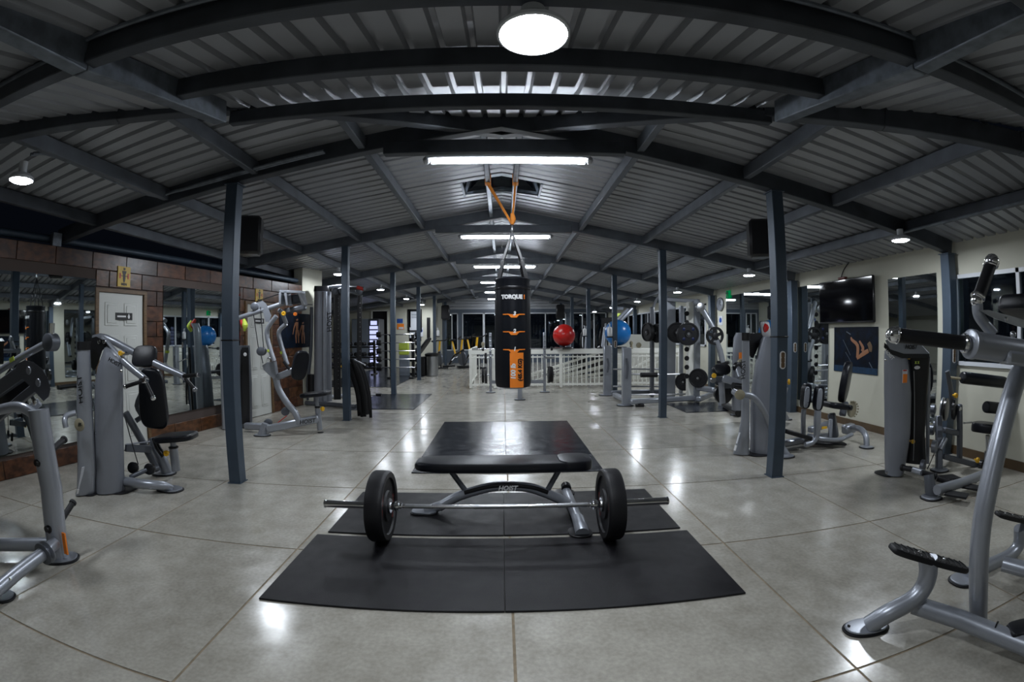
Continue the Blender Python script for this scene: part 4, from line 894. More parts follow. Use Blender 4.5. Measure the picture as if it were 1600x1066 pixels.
# ---- K: adductor machine
t = thing('adductor_machine', 'silver seated thigh machine with upright oval back pad and two knee pads, under the television', 'exercise machine', (4.3, 5.0, 0)); y = 5.0
padp(t, P(1321, 597, 5.15), V((.115, .09, .0)), V((.035, -.02, .27)), .09, 2.4, nm='back_pad')
padp(t, P(1308, 634, 5.05), V((.20, .02, -.03)), V((0, .16, 0)), .07, 3.5, nm='seat')
for a, c, yy in ((1259, 619, 4.85), (1279, 622, 4.75)):
    k = padp(t, P(a, c, yy), V((.055, .0, 0)), V((.012, 0, .15)), .09, 3.2, nm='knee_pad')
    b = B(); b.pad(P(a+1.5, c+2, yy-.06), V((.032, 0, 0)), V((.01, 0, .125)), .02, 3, .1, 24); pl = obj('pad_plate', b, 'silver', k)
tubep('knee_arm', 'silver', t, [P(1256, 640, 4.85), P(1255, 655, 4.85), P(1255, 680, 4.85)], .03, 12)
tubep('knee_arm', 'silver', t, [P(1278, 640, 4.75), P(1277, 658, 4.75), P(1276, 680, 4.78), P(1270, 691, 4.78), P(1258, 695, 4.78)], [.04, .045, .038, .032, .03], 12, 3)
tubep('lower_ring', 'silver', t, [P(1262, 680, 4.9), P(1285, 686, 4.75), P(1312, 687, 4.75), P(1331, 679, 4.85)], .026, 12, 4)
barp('seat_frame', 'silver', t, P(1265, 672, 4.9), P(1302, 660, 5.1), .07, .07, .01); barp('seat_column', 'silverdk', t, P(1299, 646, 5.1), P(1305, 684, 5.05), .12, .09, .015); barp('seat_column', 'silver', t, P(1298, 655, 4.9), P(1297, 685, 4.85), .05, .05, .01)
barp('back_bracket', 'silverdk', t, P(1316, 650, 5.2), P(1321, 628, 5.25), .09, .05, .01); barp('rear_box', 'silver', t, P(1318, 672, 5.1), P(1334, 668, 5.1), .12, .12, .02)
b = B(); b.lathe([(.02, -.01), (.10, -.01), (.105, 0), (.10, .01), (.02, .01)], P(1331, 640, 5.05), (.3, -1, 0), 28); dd = obj('range_disc', b, 'tan', t)
for k in range(9):
    a = math.radians(-60+k*20); b = B(); c_ = P(1331, 640, 5.03)+V((cos(a)*.105, 0, sin(a)*.105)); b.ball(c_, .013, 8); obj('range_tooth', b, 'tan', dd)
grip(t, P(1318, 634, 5.0), P(1329, 637, 4.9), .02, 'rubber'); part('sticker', 'yellow', t, lambda b: b.bar(P(1284, 669, 4.84), P(1292, 668, 4.84), .006, .03))
tubep('rear_leg', 'silver', t, [P(1330, 668, 5.0), P(1345, 671, 4.85), P(1353, 682, 4.72), P(1354, 697, 4.68)], .038, 14, 4); foot(t, fl(1354, 700), .085, 1.1)
barp('foot_rest', 'rubber', t, P(1222, 672, 4.75), P(1262, 684, 4.75), .20, .05, .01); barp('main_tube', 'silver', t, atz(1220, 694, .07), atz(1300, 680, .07), .09, .08, .02); barp('foot_rest', 'rubber', t, atz(1266, 690, .06), atz(1318, 692, .04), .22, .03, .01)
for a, c in ((1262, 607), (1262, 629)): bolt(t, P(a, c, 4.77), r=.01)
foot(t, fl(1262, 695)+V((0, .12, 0)), .09, 1.2)
# ---- second machine between the rack and the tower
t = thing('leg_curl_machine', 'low silver leg machine with black seat, between the rack and the silver tower', 'exercise machine', (3.7, 6.5, 0)); y = 6.5
shroud(t, [(640, 1143, 1162), (560, 1144, 1162), (528, 1146, 1163), (520, 1150, 1162)], 6.6, .12)
padp(t, P(1127, 578, 6.5), V((.15, .03, 0)), V((.0, .04, .085)), .09, 2.6, nm='seat'); knob(t, P(1115, 587, 6.35), r=.035); discp('hub', 'steel', t, P(1114, 594, 6.4), (0, -1, 0), .045, .04)
b = B(); q = [P(a, c, 6.5) for a, c in ((1112, 588), (1142, 590), (1143, 606), (1132, 607), (1118, 600))]; b.rings([back(q, -.05), back(q, .08)]); obj('seat_shell', b, 'silverdk', t)
barp('arm', 'silver', t, P(1129, 591, 6.3), P(1160, 600, 6.2), .05, .11, .015); tubep('upright', 'silver', t, [P(1127, 598, 6.4), P(1129, 630, 6.4)], .045, 12)
tubep('roller', 'black', t, [P(1145, 603, 6.1), P(1160, 605, 6.1)], .05, 14); discp('cam', 'black', t, P(1130, 616, 6.6), (0, -1, 0), .15, .06); tubep('upper_arm', 'silver', t, [P(1152, 575, 6.3), P(1157, 590, 6.2)], .05, 12); discp('hub', 'black', t, P(1154, 574, 6.3), (0, -1, 0), .08, .08); discp('hub', 'tan', t, P(1158, 566, 6.3), (0, -1, 0), .05, .06)
tubep('base_tube', 'black', t, [atz(1132, 632, .07), atz(1154, 646, .07)], .06, 12); tubep('base_tube', 'silver', t, [atz(1126, 630, .06), atz(1134, 628, .06)], .06, 12); foot(t, fl(1152, 649), .10, 1.3)
part('label', 'orange', t, lambda b: b.box(P(1157, 556, 6.45), (.05, .01, .10)))
tubep('rear_leg', 'silver', t, [P(1220, 635, 6.3), P(1230, 655, 6.4)], .035, 10); foot(t, fl(1230, 657)+V((0, .05, 0)), .08, 1.4)
# ---- L: weight tower machine by the window
t = thing('leg_extension_machine', 'silver seated leg machine with orange-labelled weight tower and roller pads, before the right window', 'exercise machine', (3.9, 3.55, 0)); y = 3.62
shroud(t, [(744, 1382, 1410), (735, 1382, 1413), (718, 1381.5, 1416), (677, 1381, 1422), (614, 1380.5, 1423.5), (575, 1380.5, 1420), (556, 1381, 1417), (545, 1383, 1412), (535, 1386, 1400)], y, .13)
part('base_trim', 'rubber', t, lambda b: b.pad((fl(1397, 746)+V((0, .12, .008))), (.095, 0, 0), (0, .11, 0), .016, 3))
shroud(t, [(722, 1413, 1447), (677, 1420, 1445), (614, 1421, 1449), (575, 1418, 1452), (557, 1414, 1453)], y+.02, .10, 'black', 'front_panel', e=5)
shroud(t, [(724, 1446, 1452), (650, 1446, 1452.5), (575, 1449, 1454)], y+.03, .08, 'silver', 'side_rail', e=4)
b = B(); q = [P(a, c, y-.13) for a, c in ((1383, 532), (1392, 530), (1432, 534), (1441, 541), (1452, 553), (1450, 557), (1412, 556), (1392, 548))]; b.rings([q, back(q, .26)]); obj('top_cap', b, 'silver', t)
b = B(); q = [P(a, c, y-.135) for a, c in ((1382, 536), (1391, 546), (1412, 553), (1452, 553), (1452, 559), (1410, 560), (1390, 553), (1381, 543))]; b.rings([q, back(q, .26)]); obj('cap_trim', b, 'black', t)
logo(t, 1423, 542.5, y-.14, .058, m='ink', u=(1, 0, -.03), off=.005); logo(t, 1389, 554, y-.15, .05, m='inkwhite', u=(1, 0, -.75), w=(.5, 0, 1))
part('warning_label', 'paper', t, lambda b: b.box(P(1414, 588, y-.135), (.066, .004, .125))); part('warning_print', 'orange', t, lambda b: b.box(P(1414, 591.5, y-.139), (.058, .004, .082))); part('warning_print', 'redpr', t, lambda b: b.box(P(1414, 579, y-.139), (.05, .004, .012)))
b = B(); b.pad(P(1433, 574.5, y-.09), V((.042, 0, 0)), V((0, 0, .017)), .006, 2, .1, 24); obj('oval_label', b, 'inkwhite', t); text('x x', P(1433, 566, y-.09), X3, Z3, .05, 'lime', t, bold=.001)
for a, c in ((1420, 561), (1447, 561)): part('panel_mark', 'yellow', t, lambda b: b.box(P(a, c, y-.09), (.035, .004, .008)))
part('side_label', 'paper', t, lambda b: b.box(P(1450, 592, y-.07), (.02, .004, .07))); knob(t, P(1425, 690, y-.06), r=.02); tubep('guide_rod', 'steel', t, [P(1428, 580, y-.085), P(1427, 720, y-.085)], .005, 6)
bolt(t, P(1385, 739, y-.13)); bolt(t, P(1384, 562, y-.13))
L = 3.5
tubep('lever_arm', 'silverdk', t, [P(1480, 580, L), P(1485, 605, L), P(1490, 645, L)], [.03, .034, .036], 12, flat=.6)
tubep('roller_rod', 'tan', t, [P(1484, 590, L), P(1506, 593, L-.1)], .014, 8)
def roller(par, p0, p1, r):
    b = B(); p0, p1 = V(p0), V(p1); d = (p1-p0); Ln = d.length; b.lathe([(r*.8, 0), (r*.95, .008), (r, .025), (r, Ln-.025), (r*.95, Ln-.008), (r*.8, Ln)], p0, d, 24); k = obj('roller_pad', b, 'vinyl', par)
    b = B(); b.lathe([(r*.35, Ln), (r*.32, Ln+.012), (.004, Ln+.016)], p0, d, 14); obj('roller_cap', b, 'chrome', k)
roller(t, P(1503, 590, L-.1), P(1570, 598, L-.25), .062); roller(t, P(1540, 636, L-.2), P(1580, 640, L-.25), .062)
for a, c, yy, r in ((1478, 640, L+.12, .12), (1491, 641, L-.05, .10)): discp('cam_disc', 'black', t, P(a, c, yy), (.5, -1, 0), r, .03, 30)
discp('cam_edge', 'silver', t, P(1473, 640, L+.2), (.5, -1, 0), .13, .02, 30); knob(t, P(1492, 618, L-.1), r=.025); bolt(t, P(1500, 639, L-.1), r=.022)
padp(t, P(1541, 668, 3.35), V((.15, .05, -.01)), V((-.05, .15, .0)), .10, 3.2, nm='seat')
tubep('seat_post', 'steel', t, [P(1543, 680, 3.38), P(1544, 708, 3.38)], .026, 12); tubep('seat_tube', 'silverdk', t, [P(1544, 706, 3.38), P(1541, 742, 3.38)], .045, 14); knob(t, P(1526, 719, 3.28), r=.028); discp('adjust_disc', 'black', t, P(1533, 727, 3.33), (.4, -1, 0), .06, .04)
tubep('seat_pull', 'steel', t, [P(1506, 661, 3.3), P(1518, 660, 3.32)], .01, 8)
barp('column', 'silverdk', t, P(1499, 632, L-.05), P(1499, 718, L-.05), .055, .055, .01); barp('rear_column', 'silverdk', t, P(1466, 650, L+.15), fl(1467, 735), .07, .06, .01); foot(t, fl(1468, 736), .09, 1.2)
barp('cross_bar', 'silverdk', t, P(1474, 672, L), P(1502, 678, L-.05), .05, .06, .01); tubep('link_arm', 'silver', t, [P(1469, 702, L), P(1478, 685, L)], .028, 12); discp('link_pulley', 'silver', t, P(1460, 698, L), (.5, -1, 0), .065, .05)
barp('lower_bar', 'silverdk', t, P(1474, 713, L), P(1538, 730, 3.35), .05, .06, .01); tubep('cable', 'black', t, [P(1449, 733, 3.4), P(1461, 706, L)], .005, 6)
for a, c, yy in ((1462, 665, 3.75), (1456, 672, 3.7), (1458, 640, 3.8)): discp('pulley', 'silverdk', t, P(a, c, yy), (.5, -1, 0), .055, .05)
tubep('handle_cross', 'silver', t, [P(1422, 733, 3.25), P(1442, 739, 3.05)], .03, 12); grip(t, P(1426, 734, 3.2), P(1411, 731, 3.3), .026, 'rubber'); grip(t, P(1441, 739, 3.05), P(1460, 744, 2.98), .026, 'rubber'); grip(t, P(1464, 748, 3.0), P(1486, 755, 2.9), .026, 'rubber')
discp('front_pulley', 'silverdk', t, P(1442, 728, 3.3), (.5, -1, 0), .06, .04)
tubep('front_leg', 'silverdk', t, [P(1451, 742, 2.98), P(1453, 757, 2.95), P(1456, 776, 2.93)], [.045, .05, .06], 14); foot(t, fl(1455, 779), .09, 1.2)
bm_ = tubep('bottom_tube', 'silver', t, [atz(1464, 766, .09), atz(1505, 754, .09), atz(1545, 738, .10)], .045, 14); logo(bm_, 1527, 751, 2.98, .06, u=(1, .1, .25), sh=.2)
for a, c, d, e in ((1478, 770, 1512, 776), (1500, 758, 1540, 765), (1470, 748, 1495, 745)): barp('foot_plate', 'rubber', t, atz(a, c, .06), atz(d, e, .06), .14, .02, .004)
# ---- M: big machine at the right edge
t = thing('dip_machine', 'large silver dip and pull station with long black grips, cut off by the right edge', 'exercise machine', (2.2, 1.35, 0)); y = 1.32
b = B(); b.pad(V((1.70, 1.60, .006)), V((.125, -.02, 0)), V((.01, .075, 0)), .012, 2.3, .1, 36); obj('foot_pad', b, 'rubber', t)
b = B(); b.pad(V((1.70, 1.60, .017)), V((.115, -.018, 0)), V((.01, .067, 0)), .010, 2.3, .1, 36); ff = obj('base_plate', b, 'silver', t); bolt(ff, (1.61, 1.63, .02), Z3, .008, 'black')
tubep('bent_leg', 'silver', t, [V((1.70, 1.585, .03)), P(1385, 960, 1.54), P(1425, 938, 1.50), P(1443, 918, 1.49), P(1450, 897, 1.49), P(1450, 872, 1.50)], .047, 20, 5)
def stepplate(par, c, u, w, n_):
    b = B(); b.pad(c, u, w, .028, 5, .12, 40); k = obj('foot_plate', b, 'rubber', par); nn = V(u).cross(V(w)).normalized()
    if nn.z < 0: nn = -nn
    for i in range(n_):
        q = -.86+1.72*i/(n_-1); b = B(); c0 = V(c)+V(u)*q+nn*.0145
        b.tube([c0-V(w)*.85, c0+V(u)*.05, c0+V(w)*.85], .0035, 6, 3); obj('tread_rib', b, 'black', k)
    for q in (-.35, .3): bolt(k, V(c)+V(u)*q+nn*.015, nn, .009)
c0, c1 = P(1392, 856, 1.55), P(1510, 889, 1.45); w0 = V((.02, .052, 0))
stepplate(t, (c0+c1)/2, (c1-c0)/2, w0, 12)
tubep('floor_tube', 'silver', t, [atz(1428, 945, .13), atz(1500, 968, .11), atz(1600, 1008, .10), atz(1680, 1045, .10)], .047, 20)
tubep('joint_line', 'black', t, [atz(1553, 986, .11)*.999, atz(1555, 987, .11)], .0485, 20)
for a, c in ((1506, 962), (1553, 1003)): bolt(t, atz(a, c, .12 if a < 1520 else .05), r=.012, m='steel')
up = tubep('main_upright', 'silver', t, [P(1528, 984, 1.28), P(1529, 900, 1.30), P(1533, 830, 1.33), P(1545, 760, 1.35), P(1566, 670, 1.37), P(1589, 592, 1.38), P(1607, 560, 1.38)], .049, 24, 4)
hd = tubep('head_tube', 'silver', t, [P(1516, 538, 1.40), P(1560, 545, 1.36), P(1640, 558, 1.30)], .058, 24); discp('head_ring', 'silver', t, P(1518, 538, 1.40), P(1560, 545, 1.36)-P(1516, 538, 1.40), .063, .03, 28)
barp('head_gusset', 'silver', t, P(1568, 558, 1.33), P(1630, 566, 1.28), .08, .06, .012)
d_ = P(1500, 535, 1.42)-P(1400, 524, 1.55)
g = tubep('long_grip', 'rubber', t, [P(1402, 524, 1.55), P(1504, 536, 1.42)], .031, 20)
discp('grip_ring', 'chrome', g, P(1507, 536.5, 1.415), d_, .042, .02, 24); tubep('grip_neck', 'silver', g, [P(1504, 536, 1.42), P(1520, 538, 1.4)], .03, 16); ballp('grip_ball', 'chrome', g, P(1397, 523.5, 1.555), .036); discp('grip_ring', 'chrome', g, P(1401, 524, 1.55), d_, .038, .012, 24)
tubep('bent_neck', 'silver', t, [P(1552, 522, 1.40), P(1540, 508, 1.42), P(1529, 492, 1.43), P(1527, 475, 1.43)], .026, 16, 5)
ballp('swivel_joint', 'chrome', t, P(1526, 470, 1.43), .030); discp('swivel_ring', 'chrome', t, P(1528, 464, 1.43), P(1545, 420, 1.43)-P(1530, 464, 1.43), .036, .014, 20)
g = tubep('upper_grip', 'rubber', t, [P(1530, 462, 1.43), P(1547, 416, 1.43)], .030, 20); ballp('grip_ball', 'chrome', g, P(1550, 409, 1.43), .037); discp('grip_ring', 'chrome', g, P(1548, 415, 1.43), V((.35, 0, 1)), .038, .012, 24)
b = B(); q = [P(a, c, 1.40) for a, c in ((1529, 485), (1545, 485), (1600, 500), (1640, 512), (1640, 522), (1590, 510), (1555, 498))]; b.rings([back(q, -.03), back(q, .06)]); obj('pad_plate', b, 'silver', t); bolt(t, P(1571, 499, 1.34), r=.012, m='steel')
padp(t, P(1602, 481, 1.45), V((.115, 0, -.03)), V((0, .12, .0)), .075, 5, nm='arm_pad'); ballp('lock_nut', 'steel', t, P(1583, 523, 1.38), .016)
foot(t, fl(1506, 908), .09, 1.2, 0); tubep('far_bent_leg', 'silver', t, [V(fl(1512, 905))+V((0, 0, .03)), P(1550, 882, 1.72), P(1578, 868, 1.72), P(1592, 850, 1.72), P(1594, 825, 1.72)], .047, 20, 5)
tubep('far_floor_tube', 'silver', t, [atz(1568, 881, .11), atz(1640, 900, .11)], .047, 16)
c0, c1 = P(1557, 803, 1.75), P(1660, 826, 1.65); stepplate(t, (c0+c1)/2, (c1-c0)/2, w0, 10)
padp(t, atz(1610, 985, .12), V((.14, -.06, 0)), V((.03, .06, 0)), .07, 4, nm='knee_pad')
# ============================================================ RACK by the right wall
t = thing('smith_rack', 'silver barbell rack machine with big black plates, beside the second right post', 'exercise machine', (3.2, 9.0, 0))
for xl, xr, y0, y1, yy, m, nm in ((972, 985.5, 631, 543, 8.57, 'silver', 'front_column'), (943, 955, 616, 540, 10.06, 'silver', 'front_column'), (1016, 1021, 612, 480, 9.6, 'silverdk', 'upright'), (1038, 1054, 618, 465, 9.5, 'silver', 'tower_cover'), (1083, 1092, 631, 470, 8.75, 'silver', 'upright'), (1073, 1083, 628, 472, 8.8, 'white', 'toothed_upright'), (1062, 1066, 616, 478, 9.6, 'silver', 'guide_rod')):
    a, c = P(xl, y0, yy), P(xr, y1, yy); b = B(); b.box(((a.x+c.x)/2, yy, c.z/2+.005), (abs(P(xr, y1, yy).x-P(xl, y1, yy).x), .12, c.z-.01), bev=.012); u = obj(nm, b, m, t)
    if nm == 'toothed_upright':
        for k in range(8): discp('hook_notch', 'black', u, P(1073, 490+k*14, 8.73), (0, -1, 0), .05, .02, 12)
    if nm == 'front_column': b = B(); b.tube([P(979, 560, 8.5), P(981, 575, 8.5), P(979, 592, 8.5)] if yy < 9 else [P(949, 560, 9.99), P(951, 570, 9.99), P(949, 582, 9.99)], .02, 8, 4); obj('handle', b, 'silverdk', u); foot(t, (a.x+.06, yy, 0), .13, 1.3)
for a, c, d, e, z, m in ((985, 628, 1085, 622, .10, 'silver'), (955, 614, 1040, 612, .10, 'silverdk'), (1091, 624, 1112, 616, .1, 'silver'), (1090, 606, 1116, 610, .3, 'silver'), (960, 617, 985, 628, .08, 'silver')): barp('base_tube', m, t, atz(a, c, z), atz(d, e, z), .10, .10, .02)
for a, c, d, e, yy in ((982, 585, 1073, 585, 9.0), (985, 617, 1080, 616, 9.1), (958, 577, 1040, 577, 9.8), (958, 604, 1040, 604, 9.9)): tubep('cross_bar', 'steel', t, [P(a, c, yy), P(d, e, yy)], .018, 8)
tubep('arch', 'silver', t, [P(1020, 482, 9.6), P(1026, 468, 9.6), P(1034, 462, 9.55), P(1044, 465, 9.5), P(1050, 475, 9.5)], .03, 10, 4); barp('top_bar', 'silver', t, P(1040, 468, 9.5), P(1092, 471, 8.8), .08, .08, .01)
tubep('bar_pad', 'rubber', t, [P(1001, 586, 8.9), P(1027, 586, 8.9)], .05, 14); barp('floor_box', 'black', t, atz(993, 633, .03), atz(1006, 633, .03), .14, .06, .01)
tubep('lever', 'silver', t, [P(1086, 470, 8.6), P(1100, 488, 8.5), P(1117, 517, 8.4)], [.06, .06, .05], 12, flat=.7); discp('lever_pivot', 'steel', t, P(1094, 480, 8.4), (0, -1, 0), .09, .06)
tubep('lever', 'silver', t, [P(1119, 532, 8.3), P(1125, 548, 8.3), P(1129, 566, 8.3)], .055, 12); tubep('t_handle', 'rubber', t, [P(1121, 566, 8.3), P(1138, 567, 8.3)], .03, 10)
def wplate(c, r, th, lab, ax=(0, -1, 0), grp=None, m='rubber', spokes=0, ring=None):
    q = thing('weight_plate', lab, 'weight plate', V(c)-V((0, 0, r)), grp); b = B()
    if spokes:
        b.lathe([(r*.80, -th/2), (r, -th/2), (r, th/2), (r*.80, th/2), (r*.80, -th/2)], c, ax, 30, False); obj('rim', b, m, q); discp('hub', m, q, c, ax, r*.35, th)
        a_ = V(ax).normalized(); u = a_.cross(Z3).normalized(); w = u.cross(a_)
        for k in range(spokes): an = 2*pi*k/spokes+.3; d = u*cos(an)+w*sin(an); b = B(); b.bar(V(c)+d*r*.2, V(c)+d*r*.9, r*.34, th*.6, up=a_); obj('spoke', b, m, q)
    else:
        b.lathe([(r*.12, -th*.4), (r*.3, -th*.5), (r*.34, -th*.3), (r*.82, -th*.3), (r*.86, -th*.5), (r*.97, -th*.5), (r, -th*.35), (r, th*.5), (r*.12, th*.5)], c, -V(ax), 32); obj('disc', b, m, q)
        if ring:
            a_ = V(ax).normalized(); u = a_.cross(Z3).normalized(); w = u.cross(a_)
            for k in range(4): an = pi/4+pi/2*k; b = B(); b.ball(V(c)+(u*cos(an)+w*sin(an))*r*.6+a_*th*.32, r*.14, 10, (1, .3, 1)); obj('print_patch', b, ring, q)
        discp('bore_ring', 'steel', q, V(c)+V(ax)*th*.5, ax, r*.13, .01)
    return q
wplate(P(1075, 522, 8.5), .225, .07, 'large black plate with blue marks on the toothed column of the rack', ring='bluedk'); wplate(P(1058, 520, 8.9), .21, .06, 'black plate seen behind the blue-marked plate', (-.5, -1, 0)); wplate(P(1012, 519, 9.4), .20, .08, 'black plate on the left end of the rack bar', (-1, -.25, 0)); wplate(P(1026, 521, 9.3), .20, .06, 'second black plate inboard on the left end of the rack bar', (-1, -.25, 0))
wplate(P(1117, 525, 8.3), .175, .06, 'black spoked plate on the slanted lever arm, right of the rack', spokes=5); wplate(P(1091, 591, 8.6), .19, .06, 'black plate stored low on the right side of the rack', (-.8, -.8, 0)); wplate(P(1068, 597, 8.95), .18, .05, 'small black plate stored low behind the toothed column', (-.8, -.8, 0))
# ============================================================ OLYMPIC BENCH behind the bag
t = thing('bench_press_rack', 'grey upright bench press stand seen behind the punching bag', 'exercise machine', (.36, 10.8, 0))
for x in (-.29, 1.0):
    b = B(); b.box((x, 10.8, .72), (.06, .08, 1.42), bev=.008); u = obj('upright', b, 'silver', t); foot(t, (x, 10.76, 0), .09, 1.3)
    for k in range(5): part('bar_hook', 'steel', u, lambda b: b.bar((x, 10.74, .86+k*.12), (x, 10.68, .88+k*.12), .04, .02))
    for z in (.82, .42): tubep('storage_peg', 'steel', u, [(x, 10.8, z), (x+(.24 if x > 0 else -.24), 10.8, z)], .022, 10)
barp('cross_member', 'silver', t, (-.29, 10.82, .25), (1.0, 10.82, .25), .05, .08); barp('spine', 'silver', t, (.36, 10.8, .25), (.36, 9.6, .30), .07, .08); barp('front_leg', 'silver', t, (.36, 9.56, .34), (.36, 9.55, .02), .09, .07); foot(t, (.36, 9.55, 0), .08, 1.5)
padp(t, (.36, 10.15, .44), V((.14, 0, 0)), V((0, .62, 0)), .07, 5)
q = thing('barbell', 'steel barbell racked on the bench press stand behind the punching bag', 'barbell', (.36, 10.7, 1.02)); tubep('shaft', 'bar', q, [(-.62, 10.7, 1.04), (1.32, 10.7, 1.04)], .015, 10)
for s_, x in ((-1, -.46), (1, 1.16)): tubep('sleeve', 'chrome', q, [(x, 10.7, 1.04), (x+s_*.26, 10.7, 1.04)], .026, 10); discp('collar', 'black', q, (x, 10.7, 1.04), (1, 0, 0), .045, .05)
for i, (x, z, r, lab) in enumerate(((-.40, .42, .20, 'black plate on the low left peg of the bench press stand'), (-.47, .42, .19, 'second black plate on the low left peg of the bench press stand'), (-.40, .82, .13, 'small black plate on the high left peg of the bench press stand'), (1.11, .42, .20, 'black plate on the low right peg of the bench press stand'), (1.17, .42, .19, 'second black plate on the low right peg of the bench press stand'))): wplate((x, 10.8, z), r, .05, lab, (1 if x > 0 else -1, 0, 0))
# ============================================================ WHITE RAILING round the stairs
t = thing('white_railing', 'white metal railing with upright bars along the stairwell front', 'railing', (1.9, 11.6, 0)); y = 11.6
def rail(t, x0, x1, y, ztop, gap=.115, posts=()):
    obj('top_board', B().box(((x0+x1)/2, y, ztop-.06), (x1-x0, .06, .13), bev=.006), 'white', t); obj('bottom_rail', B().box(((x0+x1)/2, y, .09), (x1-x0, .05, .05)), 'white', t); obj('middle_rail', B().box(((x0+x1)/2, y, ztop-.2), (x1-x0, .04, .035)), 'white', t)
    n = int((x1-x0)/gap)
    for k in range(n+1): obj('baluster', B().box((x0+.02+(x1-x0-.04)*k/n, y, ztop/2-.05), (.022, .022, ztop-.2)), 'white', t)
    for x in posts: obj('newel', B().box((x, y, ztop/2), (.07, .07, ztop-.02), bev=.006), 'white', t)
rail(t, -.85, 4.7, y, 1.0, posts=(-.82, -.2, 1.5, 3.1, 4.66))
t = thing('white_railing', 'white metal railing running back from the left corner of the stairwell', 'railing', (-.85, 13.2, 0))
obj('top_board', B().box((-.85, 13.2, .94), (.06, 3.1, .13), bev=.006), 'white', t); obj('bottom_rail', B().box((-.85, 13.2, .09), (.05, 3.1, .05)), 'white', t)
for k in range(26): obj('baluster', B().box((-.85, 11.75+k*.118, .48), (.022, .022, .8)), 'white', t)
t = thing('stair_railing', 'sloping white handrails of the stairs behind the front railing', 'railing', (2.2, 12.3, 0))
for (x0, z0, x1, z1, yy) in ((.3, .18, 2.9, .98, 12.0), (.75, .10, 3.2, .85, 12.1), (.95, .08, 3.6, .62, 12.4), (1.3, .06, 3.8, .45, 12.5), (3.1, .2, 4.6, .95, 12.2)):
    barp('handrail', 'white', t, (x0, yy, z0), (x1, yy, z1), .05, .06); barp('stringer', 'white', t, (x0+.1, yy, z0-.0), (x1+.2, yy, z1-.16), .03, .03)
    for k in range(9): q = k/8; x = x0+(x1-x0)*q; z = z0+(z1-z0)*q; obj('baluster', B().box((x, yy, z/2+.01), (.018, .018, max(z-.02, .03))), 'white', t)
t = thing('low_panel', 'low cream partition with a small gold emblem beyond the stair railing', 'partition', (4.2, 13.4, 0)); obj('board', B().box((4.15, 13.4, .68), (1.5, .08, 1.36)), 'white', t); discp('emblem', 'tan', t, P(998, 539.5, 13.34), (0, -1, 0), .08, .02)
# balls on their trays
for x, z, r, m, nm in ((1.58, 1.36, .285, 'red', 'glossy red exercise ball resting on the white railing'), (2.99, 1.375, .34, 'blue', 'glossy blue exercise ball resting on the white railing, behind a post')):
    b = B(); b.ball((x, 11.6, 1.07+r), r, 36); solo('exercise_ball', b, m, nm, 'ball', (x, 11.6, 1.05))
    b = B(); b.lathe([(.02, 0), (.2, 0), (.24, .03), (.23, .045), (.16, .022), (.02, .02)], (x, 11.6, 1.0), Z3, 24); solo('ball_tray', b, 'black', 'black round tray under the %s ball on the railing' % m, 'tray')
def finial(x, y, z, lab): b = B(); b.lathe([(.05, 0), (.035, .03), (.03, .09), (.05, .13), (.04, .18), (.01, .2)], (x, y, z), Z3, 12); solo('rail_ornament', b, 'tan', lab, 'ornament')
finial(.62, 11.6, 1.0, 'small cream ornament on the railing left of the red ball'); finial(3.35, 11.6, 1.0, 'small cream ornament on the railing right of the blue ball'); finial(-.5, 11.6, 1.0, 'small cream ornament near the left corner of the railing')
# hand gel bottles on posts
for x, y, lab in ((2.50, 10.45, 'white gel bottle in a holder on the third right post'), (2.50, 13.7, 'white gel bottle in a holder on the fourth right post'), (-2.42, 16.97, 'white gel bottle in a holder on the fifth left post')):
    t = thing('gel_bottle', lab, 'bottle', (x, y, 1.3)); b = B(); b.box((x, y, 1.43), (.11, .09, .24), bev=.03); obj('bottle', b, 'inkwhite', t); b = B(); b.tube([(x, y, 1.55), (x, y, 1.62), (x-.03, y, 1.63)], .015, 8); obj('pump', b, 'paper', t); b = B(); b.box((x, y, 1.31), (.14, .12, .03)); b.bar((x, y, 1.31), (x+(.08 if x > 0 else -.08), y, 1.31), .04, .02); obj('holder', b, 'black', t)
# ============================================================ FAR LEFT: dumbbells, bar rack, fridge, bin
t = thing('drinks_fridge', 'grey upright drinks fridge with a lit glass front, by the office doorway', 'fridge', (-5.75, 18.6, 0)); FY = 18.3
obj('cabinet', B().box((-5.82, FY+.4, 1.03), (.72, .8, 2.04), bev=.02), 'fridge', t); obj('door', B().box((-5.24, FY+.4, 1.03), (.44, .82, 2.04), bev=.02), 'silverdk', t)
obj('glass_front', B().box((-5.24, FY-.02, 1.0), (.34, .02, 1.5)), 'fridgelit', t)
for k in range(7): obj('shelf', B().box((-5.24, FY-.035, .40+k*.2), (.34, .012, .05)), 'silverdk', t)
obj('header_light', B().box((-5.24, FY-.02, 1.88), (.26, .02, .16)), 'fridgelit', t)
def bin_(): 
    t = thing('waste_bin', 'round steel waste bin with black lid beside the dark mats', 'bin', (-2.38, 15.2, 0)); b = B(); b.lathe([(.02, 0), (.19, 0), (.21, .02), (.21, .66)], (-2.38, 15.2, 0), Z3, 24); obj('body', b, 'steel', t)
    b = B(); b.lathe([(.22, 0), (.235, .02), (.235, .08), (.15, .12), (.02, .13)], (-2.38, 15.2, .66), Z3, 24); obj('lid', b, 'black', t); b = B(); b.box((-2.66, 15.15, .33), (.14, .2, .66), bev=.02); obj('liner_box', b, 'black', t)
bin_()
t = thing('barbell_rack', 'black upright rack holding short barbells, beyond the third left post', 'rack', (-3.2, 14.4, 0))
